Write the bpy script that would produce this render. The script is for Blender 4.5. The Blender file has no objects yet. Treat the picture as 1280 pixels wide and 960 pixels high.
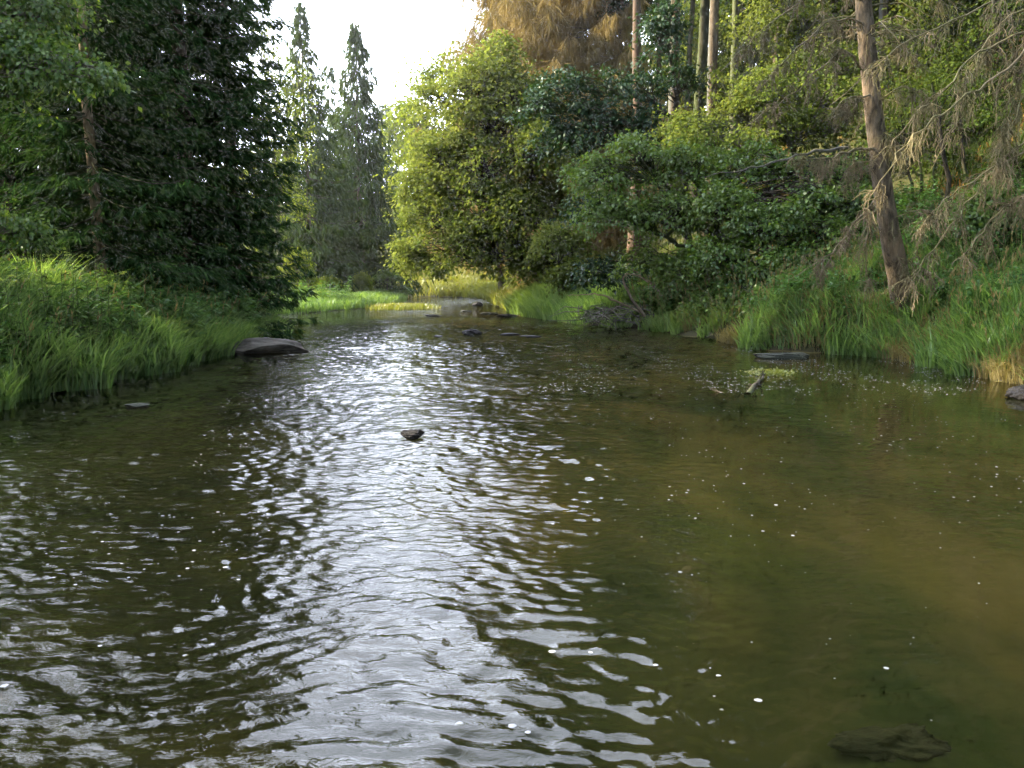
import bpy, math
import numpy as np
from mathutils import Vector, Matrix

R = math.radians
CAMH, FPX, PITCH = 1.7, 967.0, 7.95
scene = bpy.context.scene
COL = scene.collection
PI = math.pi

# ------------------------------------------------------------------ placement
_p = R(PITCH)
FWD = np.array((0, math.cos(_p), -math.sin(_p)))
UPV = np.array((0, math.sin(_p), math.cos(_p)))
def ray(px, py):
    return np.array(((px - 640) / FPX, 0, 0)) + UPV * ((480 - py) / FPX) + FWD
def W(px, py, d):                       # the place d metres ahead that the photo shows at px, py
    r = ray(px, py); return np.array((0, 0, CAMH)) + r * (d / r[1])
def G(px, py):                          # the place on the water
    r = ray(px, py); return np.array((0, 0, CAMH)) - r * (CAMH / r[2])

# ------------------------------------------------------------------ terrain
LY = [-30, 0, 10.3, 15, 20, 23.5, 26.5, 33, 44, 52, 60, 66, 74, 90]
LX = [-7.6, -7.3, -6.9, -6.3, -6.5, -7.2, -10.3, -10.6, -7.2, -7.2, -8.2, -15, -30, -60]
RY = [-30, 0, 12.2, 16.4, 17.5, 18.3, 21, 24.5, 27.4, 34, 40, 50, 58, 62, 66, 90]
RX = [9.5, 9.0, 8.1, 7.9, 6.6, 5.7, 5.6, 4.3, 2.4, 0.1, -0.3, -1.3, -2.0, -4, -9, -45]

def sstep(a, b, v):
    t = np.clip((v - a) / (b - a), 0, 1); return t * t * (3 - 2 * t)

def pnoise(x, y, z=0.0, s=1.0, seed=0.0):
    x = np.asarray(x) * s + seed * 3.7; y = np.asarray(y) * s + seed * 1.9; z = np.asarray(z) * s
    v = (np.sin(x * 1.0 + 1.3 * np.sin(y * .9 + z * .7)) + np.sin(y * 1.3 + 1.1 * np.sin(x * 1.1 - z * .5) + 2.1)
         + .6 * np.sin(x * 2.3 + y * 1.9 + z * 2.2 + 1.7 * np.sin(y * 1.7 + z)) + .6 * np.sin(z * 1.7 + x * .8 - y * 2.1))
    return v / 3.2

def height(x, y):
    x = np.asarray(x, float); y = np.asarray(y, float)
    wob = .25 * pnoise(x * 0, y, 0, 1.3) + .12 * pnoise(x * 0, y, 0, 3.9, 2)
    l = np.interp(y, LY, LX) + wob; r = np.interp(y, RY, RX) - wob
    sl = l - x; sr = x - r
    s = np.maximum(sl, sr)
    bed = -0.07 - 0.5 * sstep(0, 3.0, -s) - .07 * pnoise(x, y, 0, 1.1, 4)
    lb = np.interp(y, [5, 11, 16, 23, 28, 45], [1.1, 1.0, .55, .12, .25, .45])
    left = lb * sstep(-.1, 2.2, sl) + np.clip(sl - 3, 0, 30) * .05 + .10 * pnoise(x, y, 0, .8) * sstep(0, 2, sl) \
        + np.clip(sl - 45, 0, 200) * .16
    rb = np.interp(y, [5, 13, 19, 25, 32, 45], [.9, .95, .95, .6, .6, .5])
    steep = np.interp(y, [0, 20, 40, 60, 75], [.5, .62, .66, .4, .2])
    right = rb * sstep(-.1, 1.3, sr) + np.clip(sr - 2.2, 0, 34) * steep + .15 * pnoise(x, y, 0, .7, 3) * sstep(0, 2, sr) \
        + np.clip(sr - 36, 0, 200) * .12
    bank = np.where(sl > sr, left, right)
    far = sstep(75, 130, y) * 7 + np.clip(y - 130, 0, 300) * .08
    z = np.where(s < 0, bed, np.maximum(bank, .02) + far * sstep(0, 6, s))
    return z
def gz(x, y): return float(height(x, y))

# ------------------------------------------------------------------ mesh building
class MB:
    def __init__(s): s.v = []; s.f = []; s.n = 0
    def add(s, v, f):
        v = np.asarray(v, np.float32).reshape(-1, 3); f = np.asarray(f, np.int32).reshape(-1, 4)
        s.v.append(v); s.f.append(f + s.n); s.n += len(v)
    def build(s, name, mat, parent=None, smooth=True, org=None):
        v = np.concatenate(s.v); f = np.concatenate(s.f)
        if org is not None: v = v - np.asarray(org, np.float32)
        me = bpy.data.meshes.new(name)
        me.vertices.add(len(v)); me.vertices.foreach_set('co', v.ravel())
        me.loops.add(f.size); me.loops.foreach_set('vertex_index', f.ravel())
        me.polygons.add(len(f)); me.polygons.foreach_set('loop_start', np.arange(0, f.size, 4, dtype=np.int32))
        me.update(calc_edges=True)
        if smooth: me.polygons.foreach_set('use_smooth', np.ones(len(f), bool))
        me.materials.append(mat)
        o = bpy.data.objects.new(name, me); COL.objects.link(o)
        if parent is not None: o.parent = parent
        return o

def tubes(mb, P, rad, sides=4):
    """P (N,K,3) polylines, rad (N,K)"""
    P = np.asarray(P, float); rad = np.asarray(rad, float)
    if P.ndim == 2: P = P[None]; rad = rad[None]
    N, K, _ = P.shape
    T = np.gradient(P, axis=1); T /= np.linalg.norm(T, axis=2, keepdims=True) + 1e-9
    ref = np.where(np.abs(T[:, :, 2:3]) > .9, np.array((1., 0, 0)), np.array((0, 0, 1.)))
    ref = np.broadcast_to(ref[:, K // 2:K // 2 + 1], T.shape)
    A = np.cross(T, ref); A /= np.linalg.norm(A, axis=2, keepdims=True) + 1e-9
    B = np.cross(T, A)
    an = np.arange(sides) * 2 * PI / sides
    V = P[:, :, None] + rad[:, :, None, None] * (np.cos(an)[None, None, :, None] * A[:, :, None] + np.sin(an)[None, None, :, None] * B[:, :, None])
    idx = np.arange(N * K * sides).reshape(N, K, sides)
    a = idx[:, :-1]; b = np.roll(a, -1, 2); d = idx[:, 1:]; c = np.roll(d, -1, 2)
    mb.add(V, np.stack([a, b, c, d], -1))

def diamonds(mb, c, u, n, ln, wd, bend=0.0):
    """leaf quads: base c, direction u, face normal n"""
    u = u / (np.linalg.norm(u, axis=1, keepdims=True) + 1e-9)
    w = np.cross(u, n); w /= np.linalg.norm(w, axis=1, keepdims=True) + 1e-9
    ln = np.asarray(ln).reshape(-1, 1); wd = np.asarray(wd).reshape(-1, 1)
    v = np.stack([c, c + u * ln * .45 + w * wd * .5, c + u * ln, c + u * ln * .45 - w * wd * .5], 1)
    if bend: v[:, 2, 2] -= (ln[:, 0] * bend)
    mb.add(v, np.arange(len(c) * 4).reshape(-1, 4))

def unit(rng, n):
    v = rng.normal(size=(n, 3)); return v / np.linalg.norm(v, axis=1, keepdims=True)

# ------------------------------------------------------------------ nodes
def nmat(name):
    m = bpy.data.materials.new(name); m.use_nodes = True
    nt = m.node_tree; nt.nodes.clear()
    return m, nt
def N(nt, t, **kw):
    n = nt.nodes.new(t)
    for k, v in kw.items():
        if k.startswith('i_'):
            key = k[2:]
            key = int(key) if key.isdigit() else key.replace('_', ' ')
            n.inputs[key].default_value = v
        else: setattr(n, k, v)
    return n
def L(nt, a, b): nt.links.new(a, b)
def c4(c): return (c[0], c[1], c[2], 1)
def mixc(nt, fac, a, b, mode='MIX'):
    n = nt.nodes.new('ShaderNodeMix'); n.data_type = 'RGBA'; n.blend_type = mode
    for i, v in ((0, fac), (6, a), (7, b)):
        if isinstance(v, (int, float)): n.inputs[i].default_value = v
        elif isinstance(v, tuple): n.inputs[i].default_value = c4(v)
        else: nt.links.new(v, n.inputs[i])
    return n.outputs[2]
def math_(nt, op, a, b=0.0, clamp=False):
    n = nt.nodes.new('ShaderNodeMath'); n.operation = op; n.use_clamp = clamp
    for i, v in ((0, a), (1, b)):
        if isinstance(v, (int, float)): n.inputs[i].default_value = v
        else: nt.links.new(v, n.inputs[i])
    return n.outputs[0]
def ramp(nt, fac, stops):
    n = nt.nodes.new('ShaderNodeValToRGB'); L(nt, fac, n.inputs[0])
    e = n.color_ramp.elements
    while len(e) < len(stops): e.new(.5)
    for i, (p, c) in enumerate(stops):
        e[i].position = p; e[i].color = c4(c) if isinstance(c, tuple) else (c, c, c, 1)
    return n.outputs[0]
def noise(nt, scale, detail=3, rough=.55, vec=None, dist=0.0, out=0):
    n = N(nt, 'ShaderNodeTexNoise'); n.inputs['Scale'].default_value = scale
    n.inputs['Detail'].default_value = detail; n.inputs['Roughness'].default_value = rough
    n.inputs['Distortion'].default_value = dist
    if vec is not None: L(nt, vec, n.inputs['Vector'])
    return n.outputs[out]
def pos(nt, scale=None, rot=None, loc=None):
    g = N(nt, 'ShaderNodeNewGeometry')
    if scale is None and rot is None: return g.outputs['Position']
    m = N(nt, 'ShaderNodeMapping')
    if scale: m.inputs['Scale'].default_value = scale
    if rot: m.inputs['Rotation'].default_value = rot
    if loc: m.inputs['Location'].default_value = loc
    L(nt, g.outputs['Position'], m.inputs['Vector']); return m.outputs[0]

def leaf_mat(name, c1, c2, c3=None, trans=.45, gloss=.0, tr_tint=(1.35, 1.25, .55), clump=.6):
    m, nt = nmat(name)
    g = N(nt, 'ShaderNodeNewGeometry')
    col = mixc(nt, g.outputs['Random Per Island'], c1, c2)
    nz = ramp(nt, noise(nt, clump, 2), [(.35, 0.), (.65, 1.)])
    col = mixc(nt, math_(nt, 'MULTIPLY', nz, .6), col, c3 or tuple(x * 1.5 for x in c2))
    d = N(nt, 'ShaderNodeBsdfDiffuse'); L(nt, col, d.inputs[0])
    t = N(nt, 'ShaderNodeBsdfTranslucent')
    L(nt, mixc(nt, 1.0, col, tr_tint, 'MULTIPLY'), t.inputs[0])
    mx = N(nt, 'ShaderNodeMixShader'); mx.inputs[0].default_value = trans
    L(nt, d.outputs[0], mx.inputs[1]); L(nt, t.outputs[0], mx.inputs[2]); out = mx.outputs[0]
    if gloss > 0:
        gl = N(nt, 'ShaderNodeBsdfGlossy'); gl.inputs['Roughness'].default_value = .38
        gl.inputs['Color'].default_value = (.9, .95, 1, 1)
        m2 = N(nt, 'ShaderNodeMixShader'); m2.inputs[0].default_value = gloss
        L(nt, out, m2.inputs[1]); L(nt, gl.outputs[0], m2.inputs[2]); out = m2.outputs[0]
    o = N(nt, 'ShaderNodeOutputMaterial'); L(nt, out, o.inputs[0])
    return m

def bark_mat(name, c1, c2, c3=None, moss=0.0, sc=9.0, bump=.02):
    m, nt = nmat(name)
    v = pos(nt, (1, 1, .28))
    n1 = noise(nt, sc, 6, .7, v, .4)
    col = ramp(nt, n1, [(.35, c1), (.5, tuple((a + b) / 2 for a, b in zip(c1, c2))), (.66, c2)])
    if c3:
        col = mixc(nt, ramp(nt, noise(nt, 2.1, 4, .65), [(.54, 0.), (.62, 1.)]), col, c3)
    if moss:
        col = mixc(nt, math_(nt, 'MULTIPLY', ramp(nt, noise(nt, 1.7, 3), [(.42, 0.), (.6, 1.)]), moss), col, (.07, .11, .02))
    b = N(nt, 'ShaderNodeBsdfPrincipled'); L(nt, col, b.inputs['Base Color']); b.inputs['Roughness'].default_value = .9
    b.inputs['Specular IOR Level'].default_value = .2
    bp = N(nt, 'ShaderNodeBump'); bp.inputs['Distance'].default_value = bump; bp.inputs['Strength'].default_value = 1
    L(nt, n1, bp.inputs['Height']); L(nt, bp.outputs[0], b.inputs['Normal'])
    o = N(nt, 'ShaderNodeOutputMaterial'); L(nt, b.outputs[0], o.inputs[0])
    return m

M = {}
M['spruce'] = leaf_mat('spruce_needles', (.014, .038, .013), (.040, .080, .022), (.05, .092, .026), trans=.22, tr_tint=(1.2, 1.2, .6))
M['spruce_far'] = leaf_mat('spruce_needles_far', (.028, .056, .018), (.06, .10, .03), (.085, .12, .035), trans=.3)
M['beech'] = leaf_mat('bright_leaves', (.085, .135, .026), (.155, .195, .045), (.20, .225, .055), trans=.48, tr_tint=(1.25, 1.18, .75))
M['maple'] = leaf_mat('mid_leaves', (.036, .088, .014), (.105, .18, .026), (.14, .21, .03), trans=.42, gloss=.025)
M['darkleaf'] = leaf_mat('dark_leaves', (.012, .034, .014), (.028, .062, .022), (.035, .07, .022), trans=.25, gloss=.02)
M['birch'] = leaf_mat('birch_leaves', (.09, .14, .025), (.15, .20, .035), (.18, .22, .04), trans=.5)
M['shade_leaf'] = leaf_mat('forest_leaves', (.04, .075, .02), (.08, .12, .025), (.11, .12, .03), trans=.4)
M['dead_twig'] = leaf_mat('dead_brown_twigs', (.20, .155, .06), (.32, .25, .10), (.28, .23, .09), trans=.25, tr_tint=(1.1, 1, .8))
M['rust'] = leaf_mat('rusty_bracken', (.16, .085, .025), (.27, .15, .04), (.2, .14, .04), trans=.3)
M['grass'] = leaf_mat('grass_blades', (.055, .13, .035), (.20, .33, .10), (.21, .30, .08), trans=.45, gloss=.02, clump=.9)
M['grass_yellow'] = leaf_mat('grass_yellow', (.13, .18, .03), (.22, .24, .05), (.25, .24, .06), trans=.45, gloss=.04)
M['grass_dry'] = leaf_mat('grass_dry', (.19, .16, .07), (.30, .255, .12), (.15, .125, .06), trans=.3)
M['herb'] = leaf_mat('herb_leaves', (.045, .12, .03), (.10, .20, .05), (.12, .22, .045), trans=.4, gloss=.02)
M['flower'] = leaf_mat('flower_heads', (.14, .22, .05), (.26, .32, .10), (.2, .28, .07), trans=.3)
M['stem'] = bark_mat('green_stems', (.05, .08, .02), (.09, .12, .03))
M['bark_spruce'] = bark_mat('spruce_bark', (.06, .045, .03), (.17, .13, .085), (.12, .12, .10), sc=14)
M['bark_tan'] = bark_mat('tan_spruce_bark', (.10, .075, .045), (.30, .22, .13), sc=14)
M['bark_dead'] = bark_mat('dead_spruce_bark', (.03, .024, .016), (.20, .155, .10), (.27, .19, .12), sc=9, bump=.05)
M['bark_pine'] = bark_mat('red_pine_bark', (.06, .042, .03), (.16, .105, .07), (.12, .10, .08), sc=10)
M['bark_grey'] = bark_mat('grey_bark', (.07, .065, .05), (.17, .155, .12), moss=.5, sc=9)
M['bark_dark'] = bark_mat('dark_bark', (.02, .017, .012), (.06, .05, .035), moss=.4, sc=9)
M['dead_wood'] = bark_mat('dead_twig_wood', (.10, .08, .045), (.25, .195, .11), moss=.35, sc=6, bump=.004)
M['pale_wood'] = bark_mat('pale_driftwood', (.14, .10, .065), (.30, .23, .16), sc=7, bump=.008)

# ------------------------------------------------------------------ tagging
def tag(o, label=None, cat=None, group=None, kind=None):
    if label: o['label'] = label
    if cat: o['category'] = cat
    if group: o['group'] = group
    if kind: o['kind'] = kind
    return o
def thing(name, label, cat, loc, group=None):
    o = bpy.data.objects.new(name, None); COL.objects.link(o); o.location = tuple(float(a) for a in loc)
    o.empty_display_size = .3
    return tag(o, label, cat, group)

# ------------------------------------------------------------------ trees
def curve(p0, p1, k, sag=0.0, wob=0.0, rng=None, up=0.0):
    t = np.linspace(0, 1, k)[:, None]
    p = p0 + (p1 - p0) * t
    ln = np.linalg.norm(p1 - p0)
    p[:, 2] += (up * ln) * (4 * t * (1 - t))[:, 0] - sag * ln * (t[:, 0] ** 2)
    if wob and rng is not None:
        w = rng.normal(size=(k, 3)) * wob * ln; w[0] = 0; w[-1] = 0; p += w
    return p

def spruce(name, label, x, y, H, Rb, seed, fol='spruce', bark='bark_spruce', h0=.4, nb=330, tw=16, sub=6, z=None,
           needle=(.24, .035), droop=.5, group=None, cat='spruce tree', lean=(0, 0), tr=None, expo=.75, hang=1.0, dead_low=0.0, cutoff=None):
    rng = np.random.default_rng(seed)
    z0 = gz(x, y) - .15 if z is None else z
    root = thing(name, label, cat, (x, y, z0), group)
    tr = tr or H * .011
    K = 14
    t = np.linspace(0, 1, K)
    tp = np.stack([lean[0] * t + .10 * pnoise(t * 9, t * 3, 0, 1, seed), lean[1] * t + .10 * pnoise(t * 7, t * 4 + 3, 0, 1, seed), H * t], 1)
    def tpos(h):
        f = np.clip(h / H, 0, 1)
        return np.stack([np.interp(f, t, tp[:, 0]), np.interp(f, t, tp[:, 1]), h], -1)
    rr = tr * (1 - t * .97) * (1 + .5 * np.exp(-t * 40))
    mb = MB(); tubes(mb, tp, rr, 10)
    # branches
    u = np.linspace(0, 1, nb)
    hb = h0 * 1.0 + (H - h0) * (u ** 1.12) * .985
    hb += rng.normal(size=nb) * .12
    if fol != 'dead_twig':
        hb = np.round(hb / .52) * .52 + rng.normal(size=nb) * .05
    hb = np.clip(hb, h0, H * .99)
    f = 1 - hb / H
    Lb = Rb * (f ** expo) * rng.uniform(.66, 1.22, nb) * (.8 + .3 * pnoise(hb, u * 50, 0, 1.1, seed)) + .12
    az = np.arange(nb) * 2.399963 + rng.normal(size=nb) * .35
    d = np.stack([np.cos(az), np.sin(az), np.zeros(nb)], 1)
    KB = 6; tb = np.linspace(0, 1, KB)
    zz = (np.interp(f, [0, .3, 1], [.5, -.12, -.5])[:, None] * tb[None] * .9 + .22 * tb[None] ** 3) * Lb[:, None]
    P = tpos(hb)[:, None] + d[:, None] * (tb[None, :, None] * Lb[:, None, None])
    P[:, :, 2] += zz
    mb.build('trunk', M[bark], root)
    mb = MB(); tubes(mb, P, (.008 + .004 * Lb)[:, None] * (1.15 - tb[None]) * (tr / .2) ** .3, 3)
    mb.build('branches', M['bark_dark' if fol != 'dead_twig' else 'bark_spruce'], root)
    # twigs
    S = tb[None]
    ti = rng.uniform(.05, 1.0, (nb, tw)) ** .8
    def bp(i, tt):
        k = np.clip((tt * (KB - 1)).astype(int), 0, KB - 2); fr = tt * (KB - 1) - k
        return P[i, k] * (1 - fr)[..., None] + P[i, k + 1] * fr[..., None]
    I = np.repeat(np.arange(nb), tw); tt = ti.ravel()
    keep = rng.random(len(I)) < np.clip(Lb[I] / (Rb * .55), .25, 1)
    if dead_low: keep &= ~((hb[I] < dead_low) & (rng.random(len(I)) < .8))
    I = I[keep]; tt = tt[keep]
    base = bp(I, tt)
    side = np.stack([-d[I, 1], d[I, 0], np.zeros(len(I))], 1) * rng.choice([-1, 1], len(I))[:, None]
    tl = (.30 * Lb[I] * (1.15 - tt) + .16) * rng.uniform(.6, 1.2, len(I))
    dirv = d[I] * .75 + side * rng.uniform(.3, .95, len(I))[:, None] + np.array((0, 0, -1)) * (droop * rng.uniform(.5, 1.3, len(I)))[:, None]
    dirv /= np.linalg.norm(dirv, axis=1, keepdims=True)
    nm = MB()
    # tip ribbons
    diamonds(nm, base, dirv, unit(rng, len(I)) + np.array((0, 0, 1.2)), tl, np.full(len(I), needle[1] * 1.3))
    J = np.repeat(np.arange(len(I)), sub); s = rng.uniform(.1, 1, len(J))
    b2 = base[J] + dirv[J] * (tl[J] * s)[:, None]
    d2 = dirv[J] * .9 + rng.normal(size=(len(J), 3)) * (.5 if fol == 'dead_twig' else .27) + np.array((0, 0, -1)) * (rng.uniform(0, 1.1, len(J)) * droop * hang)[:, None]
    l2 = needle[0] * rng.uniform(.5, 1.25, len(J)) * (1 + (hang - 1) * .6)
    diamonds(nm, b2, d2, unit(rng, len(J)) + np.array((0, 0, .8)), l2, needle[1] * rng.uniform(.6, 1.2, len(J)))
    # leader
    nm.build('crown', M[fol], root, smooth=False)
    return root

def broadleaf(name, label, base, blobs, seed, fol='maple', bark='bark_grey', tr=.16, leaf=.08, per=26, cr=.42, cat='tree', group=None,
              gap=.15, flat=.5, trunkto=None, z=None, stems=1, droop=0.0, limbr=.3):
    """blobs: (x,y,z,rx,ry,rz,n clusters) in world metres"""
    rng = np.random.default_rng(seed)
    z0 = gz(base[0], base[1]) - .1 if z is None else z
    o = np.array((base[0], base[1], z0))
    root = thing(name, label, cat, o, group)
    B = np.array([b[:6] for b in blobs], float); B[:, :3] -= o
    top = B[np.argmax(B[:, 2]), :3] if trunkto is None else np.array(trunkto) - o
    mb = MB(); trunks = []
    for s_ in range(stems):
        p0 = np.array((0, 0, 0.)) + (rng.normal(size=3) * (.25, .25, 0) if s_ else 0)
        p1 = top if s_ == 0 else B[s_ % len(B), :3]
        tp = curve(p0, p1 * .97, 12, wob=.012, rng=rng, up=0)
        tp[:, :2] = p0[:2] + (tp[:, :2] - p0[:2]) * (np.linspace(0, 1, 12)[:, None] ** .35)
        tr_ = tr * (1 if s_ == 0 else .7)
        tubes(mb, tp, tr_ * (1 - .85 * np.linspace(0, 1, 12)) * (1 + .5 * np.exp(-np.linspace(0, 1, 12) * 25)), 8)
        trunks.append(tp)
    tp = trunks[0]
    lm = MB()
    for bi, b in enumerate(blobs):
        n = int(b[6]); c = B[bi, :3]; r = B[bi, 3:6]
        # limb
        tpp = trunks[bi % stems]
        hh = tpp[:, 2]; target = max(c[2] * .5, min(c[2] - .8 * r[2], hh[-1] * .9)); k = int(np.argmin(np.abs(hh - target)))
        k = min(k, 10)
        limb = curve(tpp[k], c, 9, wob=.03, rng=rng, up=.08)
        tubes(mb, limb, tr * limbr * (1.1 - np.linspace(0, 1, 9)) + .008, 5)
        dv = unit(rng, n); dv[:, 2] = np.where(dv[:, 2] < -.55, -dv[:, 2], dv[:, 2])
        rad = rng.uniform(.25, 1.0, n) ** .55
        rad *= 1 + .28 * pnoise(dv[:, 0] * 2.5, dv[:, 1] * 2.5, dv[:, 2] * 2.5, 1.3, seed + bi)
        q = c + dv * rad[:, None] * r
        keep = pnoise(q[:, 0], q[:, 1], q[:, 2], 1.5 / max(cr, .3) * .5, seed) > (gap * 2 - .9)
        q = q[keep]; dv = dv[keep]
        if not len(q): continue
        # twigs to the clusters
        li = rng.integers(3, 9, len(q)); st = limb[li]
        tt = np.linspace(0, 1, 4)[None, :, None]
        P = st[:, None] * (1 - tt) + q[:, None] * tt
        P[:, :, 2] += (np.linalg.norm(q - st, axis=1) * .12)[:, None] * (4 * tt[:, :, 0] * (1 - tt[:, :, 0]))
        P[:, 1:3] += rng.normal(size=(len(q), 2, 3)) * .06 * np.linalg.norm(q - st, axis=1)[:, None, None]
        tubes(mb, P, np.broadcast_to(np.array((.028, .019, .012, .005)) * (tr / .15) ** .5, (len(q), 4)), 3)
        J = np.repeat(np.arange(len(q)), per)
        m = len(J)
        csz = cr * rng.uniform(.6, 1.35, len(q))
        off = rng.normal(size=(m, 3)) * .55 * csz[J][:, None]
        nrm = np.array((0, 0, 1.)) + dv * .55; nrm /= np.linalg.norm(nrm, axis=1, keepdims=True)
        nj = nrm[J]
        off -= nj * (np.sum(off * nj, 1) * (1 - flat))[:, None]
        off[:, 2] -= droop * np.linalg.norm(off[:, :2], axis=1)
        pc = q[J] + off
        ln = leaf * rng.uniform(.45, 1.5, m)
        u = off + rng.normal(size=(m, 3)) * .5 * csz[J][:, None] + np.array((0, 0, -.12))
        diamonds(lm, pc, u, nj + rng.normal(size=(m, 3)) * .55, ln, ln * rng.uniform(.6, .85, m), bend=.15)
    mb.build('trunk', M[bark], root)
    lm.build('crown', M[fol], root, smooth=False)
    return root

def PB(px, py, d, rpx, n, ry=None, rz=1.0):   # a crown lobe seen at px,py, d metres off, rpx wide in photo pixels
    c = W(px, py, d); r = rpx / FPX * d
    return (c[0], c[1], c[2], r, ry or r * .9, r * rz, n)

def dead_branch(mb, path, r0, rng, nside=14, slen=1.0, hang=.8, lev=2, sides=5):
    path = np.asarray(path, float)
    K = len(path)
    # smooth resample
    t = np.linspace(0, K - 1, K * 4)
    for _ in range(1):
        P = np.stack([np.interp(t, np.arange(K), path[:, i]) for i in range(3)], 1)
        k = np.array((.25, .5, .25))
        for i in range(3):
            P[1:-1, i] = np.convolve(P[:, i], k, 'valid')
    ln = np.linalg.norm(path[-1] - path[0])
    P[1:-1] += rng.normal(size=(len(P) - 2, 3)) * .012 * ln ** .5
    tubes(mb, P, r0 * (1 - .9 * np.linspace(0, 1, len(P))) + .003, sides)
    if lev <= 0: return
    for _ in range(nside):
        f = rng.uniform(.15, .98); i = int(f * (len(P) - 2)); b = P[i]
        tan = P[i + 1] - P[i]; tan /= np.linalg.norm(tan) + 1e-9
        dv = tan * rng.uniform(.2, 1) + unit(rng, 1)[0] * .8 + np.array((0, 0, -hang * rng.uniform(.2, 1.2)))
        dv /= np.linalg.norm(dv)
        l = slen * rng.uniform(.35, 1.1) * (1.15 - .6 * f)
        e = b + dv * l; m_ = b + dv * l * .5 + rng.normal(size=3) * .07 * l + np.array((0, 0, .08 * l))
        e[2] -= .12 * l
        dead_branch(mb, [b, m_, e], max(r0 * .32 * (1 - .6 * f), .004), rng, int(nside * .45), slen * .45, hang, lev - 1, 3)

# ------------------------------------------------------------------ ground
def ground():
    xs = np.sign(np.linspace(-1, 1, 421)) * (np.abs(np.linspace(-1, 1, 421)) ** 2.6 * 380 + np.abs(np.linspace(-1, 1, 421)) * 22)
    yt = np.linspace(0, 1, 460); ys = -25 + yt * 75 + yt ** 4 * 500
    X, Y = np.meshgrid(xs, ys)
    Z = height(X, Y)
    m, nt = nmat('ground_soil')
    g = N(nt, 'ShaderNodeNewGeometry'); sp = N(nt, 'ShaderNodeSeparateXYZ'); L(nt, g.outputs['Position'], sp.inputs[0])
    n1 = noise(nt, 1.2, 5, .6); n2 = noise(nt, 6, 4, .6)
    soil = ramp(nt, n1, [(.35, (.035, .05, .015)), (.5, (.07, .075, .025)), (.65, (.13, .095, .045))])
    soil = mixc(nt, math_(nt, 'MULTIPLY', n2, .6), soil, (.05, .04, .02))
    # bed: silt, weed and sand
    vb = pos(nt, (1, .45, 1))
    b1 = noise(nt, .55, 4, .55, vb, .4); b2 = noise(nt, 5, 5, .65)
    bed = ramp(nt, b1, [(.36, (.035, .055, .014)), (.46, (.070, .072, .024)), (.56, (.13, .105, .036)), (.68, (.17, .135, .055))])
    gx = N(nt, 'ShaderNodeMapRange', interpolation_type='SMOOTHSTEP'); L(nt, math_(nt, 'ADD', sp.outputs[0], math_(nt, 'MULTIPLY', math_(nt, 'SUBTRACT', b1, .5), 5.)), gx.inputs[0])
    for i, v in ((1, -2.2), (2, 2.0), (3, .0), (4, 1.)): gx.inputs[i].default_value = v
    vo = N(nt, 'ShaderNodeTexVoronoi'); vo.inputs['Scale'].default_value = 9; L(nt, pos(nt), vo.inputs['Vector'])
    bed = mixc(nt, math_(nt, 'MULTIPLY', ramp(nt, noise(nt, .9, 3), [(.45, 0.), (.6, .6)]), 1.), bed, mixc(nt, vo.outputs['Color'], (.05, .045, .025), (.17, .14, .08)))
    bed = mixc(nt, gx.outputs[0], (.022, .024, .012), bed)      # deep-water darkness put into the bed colour under the current, silt in slack water
    bed = mixc(nt, ramp(nt, b2, [(.45, 0.), (.75, .6)]), bed, (.05, .045, .018))
    col = mixc(nt, ramp(nt, math_(nt, 'ADD', sp.outputs[2], .5), [(.49, 0.), (.54, 1.)]), bed, soil)
    mud = ramp(nt, sp.outputs[2], [(.0, 1.), (.16, 0.)])
    col = mixc(nt, math_(nt, 'MULTIPLY', mud, ramp(nt, math_(nt, 'ADD', sp.outputs[2], .5), [(.5, 0.), (.52, .85)])), col, (.028, .022, .014))      # wet mud at the waterline
    b = N(nt, 'ShaderNodeBsdfPrincipled'); L(nt, col, b.inputs['Base Color']); b.inputs['Roughness'].default_value = .95
    b.inputs['Specular IOR Level'].default_value = .1
    bp = N(nt, 'ShaderNodeBump'); bp.inputs['Distance'].default_value = .06; L(nt, n2, bp.inputs['Height']); L(nt, bp.outputs[0], b.inputs['Normal'])
    o = N(nt, 'ShaderNodeOutputMaterial'); L(nt, b.outputs[0], o.inputs[0])
    mb = MB(); h, w = X.shape; idx = np.arange(h * w).reshape(h, w)
    mb.add(np.stack([X, Y, Z], -1), np.stack([idx[:-1, :-1], idx[:-1, 1:], idx[1:, 1:], idx[1:, :-1]], -1))
    ob = mb.build('ground', m); tag(ob, kind='structure')

def perlin(x, y, seed):
    rg = np.random.default_rng(seed); ang = rg.uniform(0, 2 * PI, (256, 256)); gx, gy = np.cos(ang), np.sin(ang)
    xi = np.floor(x).astype(int); yi = np.floor(y).astype(int); xf = x - xi; yf = y - yi
    u = xf ** 3 * (xf * (xf * 6 - 15) + 10); v = yf ** 3 * (yf * (yf * 6 - 15) + 10)
    def d(i, j):
        a, b = (xi + i) & 255, (yi + j) & 255
        return gx[a, b] * (xf - i) + gy[a, b] * (yf - j)
    return (d(0, 0) * (1 - u) + d(1, 0) * u) * (1 - v) + (d(0, 1) * (1 - u) + d(1, 1) * u) * v

def water_amp(x, y):
    edge = .5 + np.maximum(y - 5.5, 0) ** 1.5 * .10
    wig = 1.3 * perlin(x * .8, y * .35, 1) + .5 * perlin(x * 2.4, y * 1.1, 2)
    m = .10 + .90 * sstep(-1.1, .6, edge + wig - x)
    ml = .55 + .45 * sstep(-6.2, -2.2, x + wig)
    patch = .72 + .5 * perlin(x * .55, y * .3, 12)
    return m * ml * patch * (1 + .28 * sstep(3.2, 5.5, y) + .35 * sstep(9, 18, y))

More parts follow.
